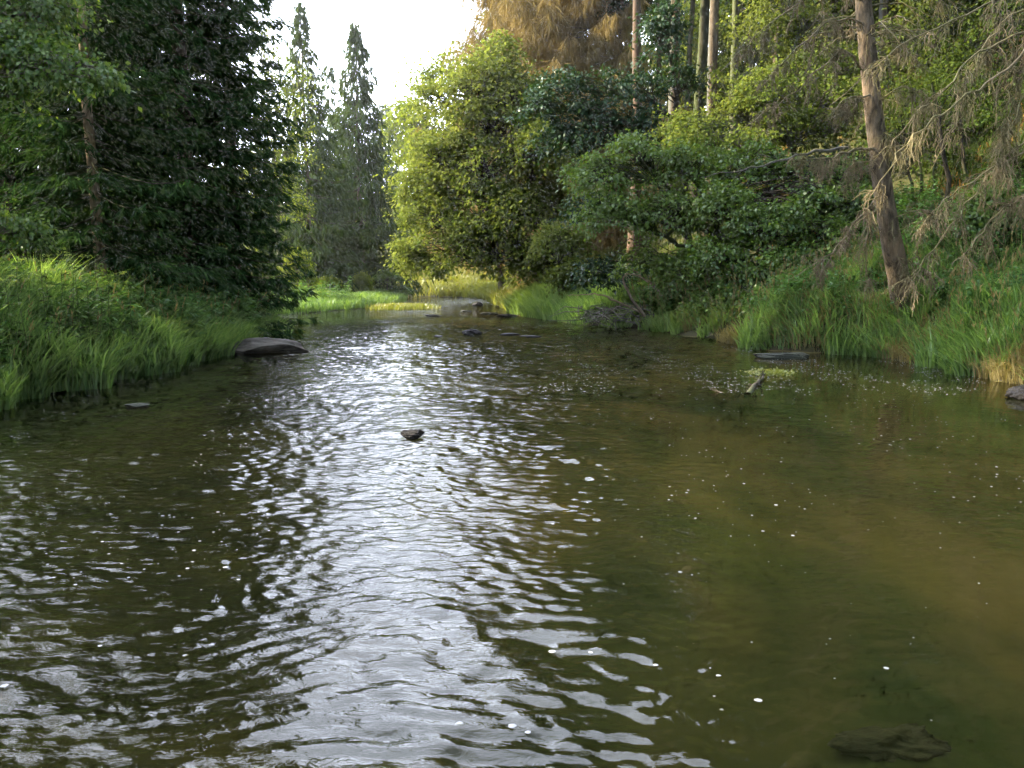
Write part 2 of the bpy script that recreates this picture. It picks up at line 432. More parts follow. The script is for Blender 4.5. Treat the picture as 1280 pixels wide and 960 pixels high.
def water():
    m, nt = nmat('river_water')
    g = N(nt, 'ShaderNodeNewGeometry'); sp = N(nt, 'ShaderNodeSeparateXYZ'); L(nt, g.outputs['Position'], sp.inputs[0])
    X, Y = sp.outputs[0], sp.outputs[1]
    # edge of the current: rough water left of it, slack water right of it
    edge = math_(nt, 'ADD', math_(nt, 'MULTIPLY', math_(nt, 'POWER', math_(nt, 'MAXIMUM', math_(nt, 'SUBTRACT', Y, 6.0), 0.), 1.5), .095), .22)
    wig = math_(nt, 'MULTIPLY', math_(nt, 'SUBTRACT', noise(nt, .7, 3, .6, pos(nt, (1, .4, 1))), .5), 1.5)
    dd = math_(nt, 'SUBTRACT', math_(nt, 'ADD', edge, wig), X)
    mask = N(nt, 'ShaderNodeMapRange', interpolation_type='SMOOTHSTEP'); L(nt, dd, mask.inputs[0])
    for i, v in ((1, -.6), (2, .55), (3, .07), (4, 1.0)): mask.inputs[i].default_value = v
    ml = N(nt, 'ShaderNodeMapRange', interpolation_type='SMOOTHSTEP'); L(nt, math_(nt, 'ADD', X, wig), ml.inputs[0])
    for i, v in ((1, -6.2), (2, -2.0), (3, .42), (4, 1.0)): ml.inputs[i].default_value = v
    patch = ramp(nt, noise(nt, .5, 2, .5, pos(nt, (1.1, .6, 1), None)), [(.35, .55), (.62, 1.)])
    amp = math_(nt, 'MULTIPLY', math_(nt, 'MULTIPLY', mask.outputs[0], ml.outputs[0]), patch)
    v3 = pos(nt, (.8, 1.9, 1), (0, 0, R(14)))
    v4 = pos(nt, (.85, 2.1, 1), (0, 0, R(-6)))
    h3 = math_(nt, 'MULTIPLY', noise(nt, 14., 2, .6, v3, 1.2), .0055)
    farm = N(nt, 'ShaderNodeMapRange'); L(nt, Y, farm.inputs[0])
    for i, v in ((1, 22.), (2, 34.), (3, 0.), (4, .085)): farm.inputs[i].default_value = v
    h4 = math_(nt, 'MULTIPLY', noise(nt, 3.6, 2, .5, v4, 1.2), farm.outputs[0])
    h5 = math_(nt, 'MULTIPLY', noise(nt, 30., 1.5, .5, v3, 1.0), .0006)
    H = math_(nt, 'MULTIPLY', math_(nt, 'ADD', math_(nt, 'ADD', h3, h5), h4), amp)
    bp = N(nt, 'ShaderNodeBump'); bp.inputs['Distance'].default_value = 1.0; bp.inputs['Strength'].default_value = 1.0
    L(nt, H, bp.inputs['Height'])
    fr = N(nt, 'ShaderNodeFresnel'); fr.inputs['IOR'].default_value = 1.34; L(nt, bp.outputs[0], fr.inputs['Normal'])
    gl = N(nt, 'ShaderNodeBsdfGlossy'); gl.inputs['Roughness'].default_value = .012; L(nt, bp.outputs[0], gl.inputs['Normal'])
    tr = N(nt, 'ShaderNodeBsdfTransparent'); tr.inputs[0].default_value = (.80, .76, .52, 1)
    df = N(nt, 'ShaderNodeBsdfDiffuse'); df.inputs[0].default_value = (.014, .0155, .006, 1)
    mx = N(nt, 'ShaderNodeMixShader'); mx.inputs[0].default_value = .35
    L(nt, tr.outputs[0], mx.inputs[1]); L(nt, df.outputs[0], mx.inputs[2])
    m2 = N(nt, 'ShaderNodeMixShader'); L(nt, fr.outputs[0], m2.inputs[0]); L(nt, mx.outputs[0], m2.inputs[1]); L(nt, gl.outputs[0], m2.inputs[2])
    o = N(nt, 'ShaderNodeOutputMaterial'); L(nt, m2.outputs[0], o.inputs[0])
    mb = MB()
    ys = [1.0]
    while ys[-1] < 95: ys.append(ys[-1] + (min(max(ys[-1] ** 2 * .0004, .008), .04) if ys[-1] < 34 else .5))
    ys = np.array([-20., -8., -3., -1, 0, .5] + ys)
    NC = 900; c = np.linspace(-1, 1, NC)
    half = np.maximum(np.abs(ys) * .82 + .8, 0)
    Xg = c[None] * half[:, None]; Yg = np.repeat(ys[:, None], NC, 1)
    # the sheet's outer columns reach past the banks
    Xg[:, 0] = -90; Xg[:, -1] = 60; Xg[:, 1] = np.minimum(Xg[:, 1], -20); Xg[:, -2] = np.maximum(Xg[:, -2], 14)
    amp = water_amp(Xg, Yg)
    fade = sstep(.5, 1.2, Yg) * (1 - sstep(24, 34, Yg))
    a1, a2 = R(20), R(-8)
    def rot(a): return Xg * math.cos(a) - Yg * math.sin(a), Xg * math.sin(a) + Yg * math.cos(a)
    wx = perlin(Xg * .9, Yg * .9, 3) ; wy = perlin(Xg * .9 + 40, Yg * .9, 4)
    u, v = rot(a1); Z = .025 * perlin(u * 1.9 + wx * .8, v * 3.2 + wy * 1.1, 5)
    u, v = rot(a2); Z += .0165 * perlin(u * 6.2 + wx * 2.6, v * 12.5 + wy * 2.8, 6)
    u, v = rot(R(28)); q = perlin(u * 5.5 + wy * 2, v * 10 + wx * 2.5, 7); Z += .011 * (q - .8 * np.abs(q))
    u, v = rot(R(5)); k = sstep(2.5, 5, Yg) ; Z += .0105 * k * perlin(u * 12 + wx * 3.4, v * 21 + wy * 3.6, 8) * (.35 + .65 * sstep(-.15, .25, perlin(Xg * .8, Yg * .5, 9)))
    Z = Z * amp * fade
    Z[:, :2] = 0; Z[:, -2:] = 0
    idx = np.arange(Xg.size).reshape(Xg.shape)
    mb.add(np.stack([Xg, Yg, Z], -1), np.stack([idx[:-1, :-1], idx[:-1, 1:], idx[1:, 1:], idx[1:, :-1]], -1))
    tag(mb.build('river_water', m), kind='structure')

# ------------------------------------------------------------------ grass
def blades(mb, x, y, rng, ln, wd, lean=None, curl=.6, z=None):
    n = len(x); z = height(x, y) if z is None else z
    a = rng.uniform(0, 2 * PI, n); d = np.stack([np.cos(a), np.sin(a)], 1) * rng.uniform(.1, .8, n)[:, None]
    d = d + np.stack([pnoise(x, y, 0, 3.3, 11), pnoise(x, y, 0, 3.3, 12)], 1) * .55      # tussocks part this way and that
    if lean is not None: d = d + lean
    ts = np.array((0, .35, .7, 1.)); wds = np.array((.8, 1, .7, .06))
    dn = np.linalg.norm(d, axis=1, keepdims=True) + 1e-9
    w = np.stack([-d[:, 1], d[:, 0]], 1) / dn
    tw = rng.normal(size=n) * .7
    w = w * np.cos(tw)[:, None] + (d / dn) * np.sin(tw)[:, None]
    V = np.zeros((n, 4, 2, 3))
    cu = curl * rng.uniform(.4, 1.4, n)
    for k, (t, q) in enumerate(zip(ts, wds)):
        out = ln * (t ** 1.8) * .75
        cx = x + d[:, 0] * out; cy = y + d[:, 1] * out
        cz = z + ln * (t - cu * .38 * t ** 3)
        for s, sg in enumerate((-1, 1)):
            V[:, k, s, 0] = cx + w[:, 0] * wd * q * .5 * sg; V[:, k, s, 1] = cy + w[:, 1] * wd * q * .5 * sg; V[:, k, s, 2] = cz
    idx = np.arange(n * 8).reshape(n, 4, 2)
    f = np.stack([idx[:, :-1, 0], idx[:, :-1, 1], idx[:, 1:, 1], idx[:, 1:, 0]], -1)
    mb.add(V, f)

def scatter(rng, n, x0, x1, y0, y1, smin, smax, side, clump=.0, cs=2.2, seed=1):
    x = rng.uniform(x0, x1, n); y = rng.uniform(y0, y1, n)
    l = np.interp(y, LY, LX); r = np.interp(y, RY, RX)
    s = (l - x) if side < 0 else (x - r)
    k = (s > smin) & (s < smax)
    if clump: k &= pnoise(x, y, 0, cs, seed) > (clump * 2 - 1) * .8
    return x[k], y[k], s[k]

def grasses():
    rng = np.random.default_rng(5)
    # left bank
    mb = MB()
    x, y, s = scatter(rng, 230000, -12, -5.4, 7.5, 27, -.55, 3.6, -1)
    k = rng.random(len(x)) < np.interp(y, [8, 24], [1, .8]); x, y, s = x[k], y[k], s[k]
    k = (s > 0) | (pnoise(x, y, 0, 3.1, 6) > -s * 1.6 - .2); x, y, s = x[k], y[k], s[k]
    n = len(x); ln = rng.uniform(.45, 1.3, n) * (1 + .4 * pnoise(x, y, 0, 2.1)) * np.interp(s, [-.3, .4, 3], [.75, 1, 1.1]) * np.interp(y, [10, 16, 24], [1.05, .9, .55])
    blades(mb, x, y, rng, ln, rng.uniform(.014, .042, n), lean=np.array((.25, -.15)))
    o = mb.build('grass', M['grass'], smooth=False)
    tag(o, 'lush green grass arching over the left river bank', 'grass', kind='stuff')
    # right banks
    mb = MB()
    x, y, s = scatter(rng, 190000, 1, 15, 9, 27, -.45, 4.0, 1, .28, 1.6, 3)
    k = ~((y > 26) & (s < 1)) & ~((y > 18.9) & (y < 21.4) & (x < 7.6)); x, y, s = x[k], y[k], s[k]
    k = (s > 0) | (pnoise(x, y, 0, 3.1, 6) > -s * 1.8 - .2); x, y, s = x[k], y[k], s[k]
    n = len(x); ln = rng.uniform(.25, .9, n) * (1 + .4 * pnoise(x, y, 0, 2.3)) * np.interp(y, [12, 25], [1, .8])
    blades(mb, x, y, rng, ln, rng.uniform(.014, .042, n), lean=np.array((-.3, -.2)))
    o = mb.build('grass', M['grass'], smooth=False)
    tag(o, 'long green grass hanging over the right bank around the leaning dead trunk', 'grass', kind='stuff')
    mb = MB()
    x, y, s = scatter(rng, 90000, 5, 14, 9, 24, -.2, 1.6, 1, .5, 1.9, 5)
    n = len(x); blades(mb, x, y, rng, rng.uniform(.2, .75, n), rng.uniform(.008, .02, n), lean=np.array((-.5, -.3)), curl=1.2)
    o = mb.build('grass', M['grass_dry'], smooth=False)
    tag(o, 'straw coloured dry grass at the foot of the right bank', 'dry grass', kind='stuff')
    # right middle distance, green then yellow
    mb = MB()
    x, y, s = scatter(rng, 70000, -2, 8, 27, 38, -.1, 3.5, 1)
    n = len(x); blades(mb, x, y, rng, rng.uniform(.5, 1.1, n), rng.uniform(.015, .03, n), lean=np.array((-.3, -.2)))
    o = mb.build('grass', M['grass'], smooth=False)
    tag(o, 'soft green grass mound on the right bank beyond the driftwood', 'grass', kind='stuff')
    mb = MB()
    x, y, s = scatter(rng, 90000, -6, 10, 38, 66, -.1, 5, 1)
    n = len(x); blades(mb, x, y, rng, rng.uniform(.4, 1.0, n), rng.uniform(.03, .05, n))
    x, y, s = scatter(rng, 30000, -20, 10, 62, 74, -.1, 9, 1)
    n = len(x); blades(mb, x, y, rng, rng.uniform(.4, 1.2, n), rng.uniform(.04, .06, n))
    o = mb.build('grass', M['grass_yellow'], smooth=False)
    tag(o, 'sunlit yellow green grass at the far bend of the river', 'grass', kind='stuff')
    # far left shore and meadow
    mb = MB()
    x, y, s = scatter(rng, 90000, -22, -6, 28, 60, -.1, 8, -1)
    n = len(x); blades(mb, x, y, rng, rng.uniform(.25, .6, n) * np.interp(s, [0, 1, 3], [1.2, 1, .5]), rng.uniform(.025, .045, n))
    o = mb.build('grass', M['grass'], smooth=False)
    tag(o, 'short green meadow grass on the far left shore', 'grass', kind='stuff')
    # floor of the woods on the right slope
    mb = MB()
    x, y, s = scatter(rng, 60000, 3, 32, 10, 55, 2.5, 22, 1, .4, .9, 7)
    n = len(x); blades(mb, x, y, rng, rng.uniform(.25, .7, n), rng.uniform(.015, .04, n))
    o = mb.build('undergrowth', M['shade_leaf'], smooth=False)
    tag(o, 'thin green undergrowth on the slope under the right hand trees', 'undergrowth', kind='stuff')
    mb = MB()
    x, y, s = scatter(rng, 40000, 7, 32, 12, 50, 2.5, 20, 1, .55, .7, 9)
    n = len(x); blades(mb, x, y, rng, rng.uniform(.2, .6, n), rng.uniform(.015, .04, n), curl=1.5)
    o = mb.build('undergrowth', M['rust'], smooth=False)
    tag(o, 'rusty brown dead bracken on the slope behind the leaning trunk', 'bracken', kind='stuff')

    # dead flower stalks and seed heads among the grass
    for (x0, x1, y0, y1, sd, lab) in ((-12, -6, 8, 24, -1, 'dry seed stalks standing in the grass of the left bank'), (4, 14, 10, 27, 1, 'dry seed stalks standing in the grass of the right bank')):
        x, y, s = scatter(rng, 1300 if sd < 0 else 3000, x0, x1, y0, y1, 0, 4, sd); n = len(x); z = height(x, y); h = rng.uniform(.6, 1.35, n)
        P0 = np.stack([x, y, z], 1); P2 = P0 + np.stack([rng.normal(size=n) * .2 * h, rng.normal(size=n) * .2 * h, h], 1); P1 = (P0 + P2) / 2 + (0, 0, .04)
        mb = MB(); tubes(mb, np.stack([P0, P1, P2], 1), np.broadcast_to(np.array((.005, .004, .0025)), (n, 3)), 3)
        J = np.repeat(np.arange(n), 7); u = (P2 - P1)[J] + rng.normal(size=(len(J), 3)) * .12
        diamonds(mb, P2[J] - (P2 - P1)[J] * rng.uniform(0, .3, len(J))[:, None], u, unit(rng, len(J)), np.full(len(J), .09), np.full(len(J), .02))
        tag(mb.build('seed_stalks', M['grass_dry'], smooth=False), lab, 'dry stalks', kind='stuff')
    # leafy herbs on the left bank
    def herbs(n, x0, x1, y0, y1, smin, smax, side, hmin, hmax, leaf, mat, label, seed, clump=.3):
        r = np.random.default_rng(seed)
        x, y, s = scatter(r, n, x0, x1, y0, y1, smin, smax, side, clump, 1.4, seed)
        z = height(x, y); m_ = len(x); h = r.uniform(hmin, hmax, m_)
        top = np.stack([x + r.normal(size=m_) * .12 * h, y + r.normal(size=m_) * .12 * h, z + h], 1)
        bs = np.stack([x, y, z], 1)
        mb = MB(); tt = np.linspace(0, 1, 3)[None, :, None]
        tubes(mb, bs[:, None] * (1 - tt) + top[:, None] * tt, np.broadcast_to(np.array((.006, .005, .003)), (m_, 3)), 3)
        J = np.repeat(np.arange(m_), 22); f = r.uniform(.25, 1.03, len(J)); a = r.uniform(0, 2 * PI, len(J))
        c = bs[J] * (1 - f)[:, None] + top[J] * f[:, None]
        u = np.stack([np.cos(a), np.sin(a), r.uniform(-.4, .6, len(J))], 1)
        l = leaf * r.uniform(.6, 1.3, len(J)) * (1.25 - .5 * f)
        diamonds(mb, c + u * .02, u, np.array((0, 0, 1.)) + r.normal(size=(len(J), 3)) * .35, l, l * .38, bend=.25)
        tag(mb.build('undergrowth', M[mat], smooth=False), label, 'undergrowth', kind='stuff')
    herbs(20000, -13, -6, 8, 24, .1, 5.0, -1, .5, 1.3, .17, 'herb', 'leafy nettles and herbs behind the grass on the left bank', 21)
    herbs(12000, 4, 16, 10, 29, .5, 7, 1, .4, 1.0, .16, 'herb', 'leafy herbs in the shade at the back of the right bank', 22, .45)
    herbs(900, -22, -9, 27, 45, .6, 6, -1, .5, 1.2, .22, 'herb', 'dark leafy weeds along the far left shore', 23, .4)
grasses_fn = grasses

# ------------------------------------------------------------------ stones
def rock(name, label, c, size, seed, mat, rot=0, cat='rock', group=None, rough=.35, sink=.35):
    import bmesh
    bm = bmesh.new(); bmesh.ops.create_icosphere(bm, subdivisions=5, radius=1)
    rng = np.random.default_rng(seed)
    co = np.array([v.co[:] for v in bm.verts])
    pl = unit(rng, 9); dpl = rng.uniform(.55, .9, 9)
    for nrm, dd in zip(pl, dpl):
        s = co @ nrm; ex = np.clip(s - dd, 0, None); co = co - nrm * (ex * .85)[:, None]
    co *= (1 + rough * .35 * pnoise(co[:, 0], co[:, 1], co[:, 2], 3.1, seed) + rough * .12 * pnoise(co[:, 0], co[:, 1], co[:, 2], 9.3, seed + 1)
           + rough * .05 * pnoise(co[:, 0], co[:, 1], co[:, 2], 27, seed + 2))[:, None]
    co *= np.array(size)
    for v, q in zip(bm.verts, co): v.co = q
    for f in bm.faces: f.smooth = True
    me = bpy.data.meshes.new(name); bm.to_mesh(me); bm.free(); me.materials.append(mat)
    o = bpy.data.objects.new(name, me); COL.objects.link(o)
    o.location = (c[0], c[1], c[2] + size[2] * (1 - 2 * sink)); o.rotation_euler = (0, 0, rot)
    return tag(o, label, cat, group)

def stone_mat(name, c1, c2, wet=.5):
    m, nt = nmat(name)
    n1 = noise(nt, 5, 6, .7); n2 = noise(nt, 30, 4, .7)
    col = ramp(nt, n1, [(.35, c1), (.65, c2)])
    col = mixc(nt, math_(nt, 'MULTIPLY', n2, .5), col, c1)
    b = N(nt, 'ShaderNodeBsdfPrincipled'); L(nt, col, b.inputs['Base Color']); b.inputs['Roughness'].default_value = 1 - wet; b.inputs['Specular IOR Level'].default_value = .25
    bp = N(nt, 'ShaderNodeBump'); bp.inputs['Distance'].default_value = .03
    L(nt, math_(nt, 'ADD', n1, math_(nt, 'MULTIPLY', n2, .3)), bp.inputs['Height']); L(nt, bp.outputs[0], b.inputs['Normal'])
    o = N(nt, 'ShaderNodeOutputMaterial'); L(nt, b.outputs[0], o.inputs[0]); return m
M['stone_grey'] = stone_mat('grey_brown_stone', (.035, .03, .022), (.13, .11, .085), .2)
M['stone_dark'] = stone_mat('wet_dark_stone', (.006, .005, .005), (.022, .019, .016), .45)
M['stone_mid'] = stone_mat('wet_mossy_stone', (.02, .022, .014), (.07, .075, .05), .4)

ground(); water(); grasses()

def rocks():
    g = G(322, 441); rock('boulder', 'large flat grey brown boulder at the tip of the left bank', (g[0], g[1] + .3, -.02), (1.1, .65, .24), 35, M['stone_grey'], R(-8), 'boulder', sink=.30)
    g = G(515, 548); rock('river_stone', 'small jagged black stone alone in the middle of the near current', g, (.12, .08, .06), 5, M['stone_dark'], .3, 'stone', sink=.2, rough=.9)
    g = G(590, 418); rock('river_stone', 'peaked dark stone breaking the surface below the bright tree', g, (.30, .2, 0.098), 6, M['stone_dark'], .2, 'stone', sink=.25, rough=.6)
    g = G(637, 419); rock('river_stone', 'flat black stone just right of the peaked dark stone', g, (.30, .18, 0.046), 7, M['stone_dark'], .1, 'stone', sink=.3)
    g = G(662, 421); rock('river_stone', 'long low black stone at the right end of the stone row', g, (.32, .15, 0.039), 8, M['stone_dark'], -.2, 'stone', sink=.3)
    g = G(548, 421); rock('river_stone', 'tiny dark stone left of the peaked dark stone', g, (.13, .1, 0.033), 9, M['stone_dark'], 0, 'stone', sink=.3)
    g = G(597, 382); rock('river_stone', 'farthest round black stone in front of the sunlit bend', g, (.30, .25, 0.143), 10, M['stone_dark'], 0, 'stone', sink=.3)
    g = G(541, 395); rock('river_stone', 'wide flat dark stone beyond the islet of grass', g, (.42, .25, 0.052), 11, M['stone_dark'], 0, 'stone', sink=.3)
    g = G(612, 393); rock('river_stone', 'low brown stone beside the far right grass', g, (.45, .3, 0.085), 12, M['stone_mid'], .2, 'stone', sink=.35)
    g = G(636, 395); rock('river_stone', 'dark stone touching the foot of the far right grass', g, (.5, .3, 0.078), 13, M['stone_dark'], .2, 'stone', sink=.35)
    g = G(582, 389); rock('river_stone', 'pale low stone behind the wide flat dark stone', g, (.3, .2, 0.052), 14, M['stone_mid'], .2, 'stone', sink=.35)
    g = G(495, 437); rock('river_stone', 'thin black stone barely above the left current', g, (.16, .1, 0.019), 15, M['stone_dark'], 0, 'stone', sink=.3)
    g = G(362, 405); rock('river_stone', 'small upright dark stone behind the large boulder', g, (.10, .08, 0.104), 16, M['stone_dark'], 0, 'stone', sink=.2)
    g = G(172, 508); rock('river_stone', 'half sunk grey green stone near the left grass', g, (.16, .10, 0.03), 17, M['stone_mid'], .1, 'stone', sink=.3)
    g = G(980, 447); rock('river_stone', 'long low mossy rock at the water in front of the right bank', g, (.62, .28, 0.085), 18, M['stone_mid'], -.05, 'rock', sink=.3, rough=.6)
    g = G(1290, 498); rock('river_stone', 'dark wet rock cut off by the right edge at the waterline', g, (.34, .32, 0.130), 19, M['stone_dark'], .3, 'rock', sink=.3, rough=.6)
    g = G(1140, 835); rock('sunken_rock', 'dark weedy rock lying under the clear water at lower right', (g[0] + .12, g[1] + .30, -.60), (.30, .17, .07), 20, M['stone_mid'], .1, 'rock', sink=.25, rough=1.3)
rocks()

# ------------------------------------------------------------------ left trees
def X(px, d): return (px - 640) / FPX * d * 1.0
def xy(px, d):                       # ground position at a photo column
    r = ray(px, 350); return r[0] * d / r[1], d
def left_trees():
    x, y = xy(128, 16.5)
    spruce('spruce_tree', 'spruce with a bare tan trunk showing behind the left grass', x, y, 21, 3.1, 1, bark='bark_tan', h0=1.8, nb=460, tw=20, sub=8, tr=.12, droop=.5, dead_low=2.0)
    x, y = xy(240, 21)
    spruce('spruce_tree', 'broad dark spruce whose edge borders the open sky on the left', x, y, 23, 3.3, 2, h0=.3, nb=760, tw=28, sub=8, expo=.55, needle=(.25, .042))
    x, y = xy(20, 19)
    spruce('spruce_tree', 'dark spruce at the left edge behind the leafy branch', x, y, 22, 3.6, 3, h0=.5, nb=540, tw=22, sub=8)
    x, y = xy(295, 27)
    spruce('spruce_tree', 'smaller dark spruce low behind the broad dark spruce by the water', x, y, 21, 3.0, 4, h0=.2, nb=380, tw=20, sub=8, needle=(.28, .045), expo=.6)
    x, y = xy(165, 25)
    spruce('spruce_tree', 'tall dark spruce between the bare trunk and the broad spruce', x, y, 24, 3.7, 5, h0=.4, nb=600, tw=20, sub=8, needle=(.28, .045))
    x, y = xy(70, 28)
    spruce('spruce_tree', 'shadowy spruce deep behind the spruce with the bare trunk', x, y, 23, 3.8, 6, h0=.4, nb=330, tw=18, sub=7, needle=(.3, .05))
    for i, (x, y, h) in enumerate([(-15.5, 13, 23), (-13.2, 5, 22), (-13.5, -3, 21), (-19, 20, 22)]):  # out-of-view spruces added to block sun and darken the river's reflection
        spruce('spruce_tree', 'unseen spruce added beyond the left edge for shade and reflection', x, y, h, 3.6, 30 + i, nb=220, tw=14, sub=5, needle=(.35, .07), group='unseen spruces added beyond the left edge')
    for i, (px, d, lab) in enumerate([(205, 33, 'hidden spruce added for shade deep behind the broad dark spruce'), (110, 35, 'deepest hidden spruce added for shade behind the spruce with the bare trunk'), (-20, 30, 'deep hidden spruce added for shade behind the spruce at the left edge')]):  # hidden spruces added to cast shade on the right bank
        x, y = xy(px, d)
        spruce('spruce_tree', lab, x, y, 19.5, 4.0, 60 + i, h0=.5, nb=420, tw=16, sub=6, needle=(.4, .09))
    # leafy branch reaching in, top left
    bl = [PB(20, 70, 12, 55, 46, rz=.6), PB(80, 95, 12, 52, 46, rz=.6), PB(-40, 60, 12, 60, 40), PB(40, 30, 12.5, 50, 34, rz=.6), PB(130, 100, 12, 30, 18, rz=.5),
          PB(60, 5, 12.5, 45, 26, rz=.6), PB(15, 120, 12, 35, 18, rz=.6), PB(-60, -60, 12.5, 90, 60), PB(-120, 60, 12, 80, 50)]
    broadleaf('alder_tree', 'green leafy alder bough reaching in at the top left corner', (-9.9, 12.0), bl, 41, fol='maple', bark='bark_grey', tr=.12, leaf=.065, per=44, cr=.26, cat='alder tree')
    bl = [PB(5, 290, 12.5, 35, 40, rz=.8), PB(40, 295, 12.5, 22, 24, rz=.8), PB(-30, 285, 12.5, 40, 30)]
    broadleaf('shrub', 'small rounded green shrub at the left edge above the grass', (-8.5, 12.6), bl, 42, fol='maple', bark='bark_grey', tr=.03, leaf=.06, per=40, cr=.2, cat='shrub')
left_trees()

def flowers():
    spots = [(22, 322, 10.8), (50, 320, 11.4), (85, 300, 11.6), (92, 318, 11.9), (118, 316, 12.4), (133, 330, 12.6), (76, 335, 11.2), (55, 335, 11), (160, 340, 13.2), (5, 345, 10.6), (108, 352, 12)]
    labs = ['yellow flowered herb nearest the shrub at the left edge', 'short pale flowered herb in the grass below the shrub', 'tallest yellow flowered herb above the left grass',
            'pale flowered herb just beneath the tallest one', 'twin headed yellow herb left of the bare trunk', 'yellow flowered herb right below the bare trunk',
            'small yellow herb deep in the left grass', 'whitish flowered herb low in the left grass', 'last yellow herb before the dark spruces',
            'yellow herb cut by the left edge of the photo', 'lowest yellow flowered herb on the left bank']
    for i, (px, py, d) in enumerate(spots):
        rng = np.random.default_rng(70 + i); p = W(px, py, d); z0 = gz(p[0], p[1])
        r = thing('flowering_herb', labs[i], 'flowering herb', (p[0], p[1], z0), 'yellow flowered herbs on the left bank')
        mb = MB(); h = max(p[2] - z0, .5)
        tubes(mb, curve(np.zeros(3), np.array((0, 0, h)), 6, wob=.02, rng=rng), np.linspace(.008, .004, 6), 5)
        fm = MB()
        for k in range(3 + i % 2):
            a = rng.uniform(0, 2 * PI); b = np.array((0, 0, h * rng.uniform(.78, .95))); e = b + np.array((math.cos(a) * .10, math.sin(a) * .10, .11))
            tubes(mb, curve(b, e, 3), np.array((.004, .003, .003)), 3); fm = MB(); nf = 26
            c = e + rng.normal(size=(nf, 3)) * (.026, .026, .008); diamonds(fm, c, unit(rng, nf), np.array((0, 0, 1.)) + rng.normal(size=(nf, 3)) * .4, np.full(nf, .024), np.full(nf, .018))
            fm.build('flower_head', M['flower'], r, smooth=False)
        J = 14; f = rng.uniform(.3, .9, J); a = rng.uniform(0, 6.28, J); u = np.stack([np.cos(a), np.sin(a), rng.uniform(-.3, .4, J)], 1)
        diamonds(mb, np.stack([f * 0, f * 0, f * h], 1), u, np.tile((0, 0, 1.), (J, 1)), np.full(J, .16), np.full(J, .06), bend=.2)
        mb.build('stem', M['stem'], r, smooth=False)
flowers()

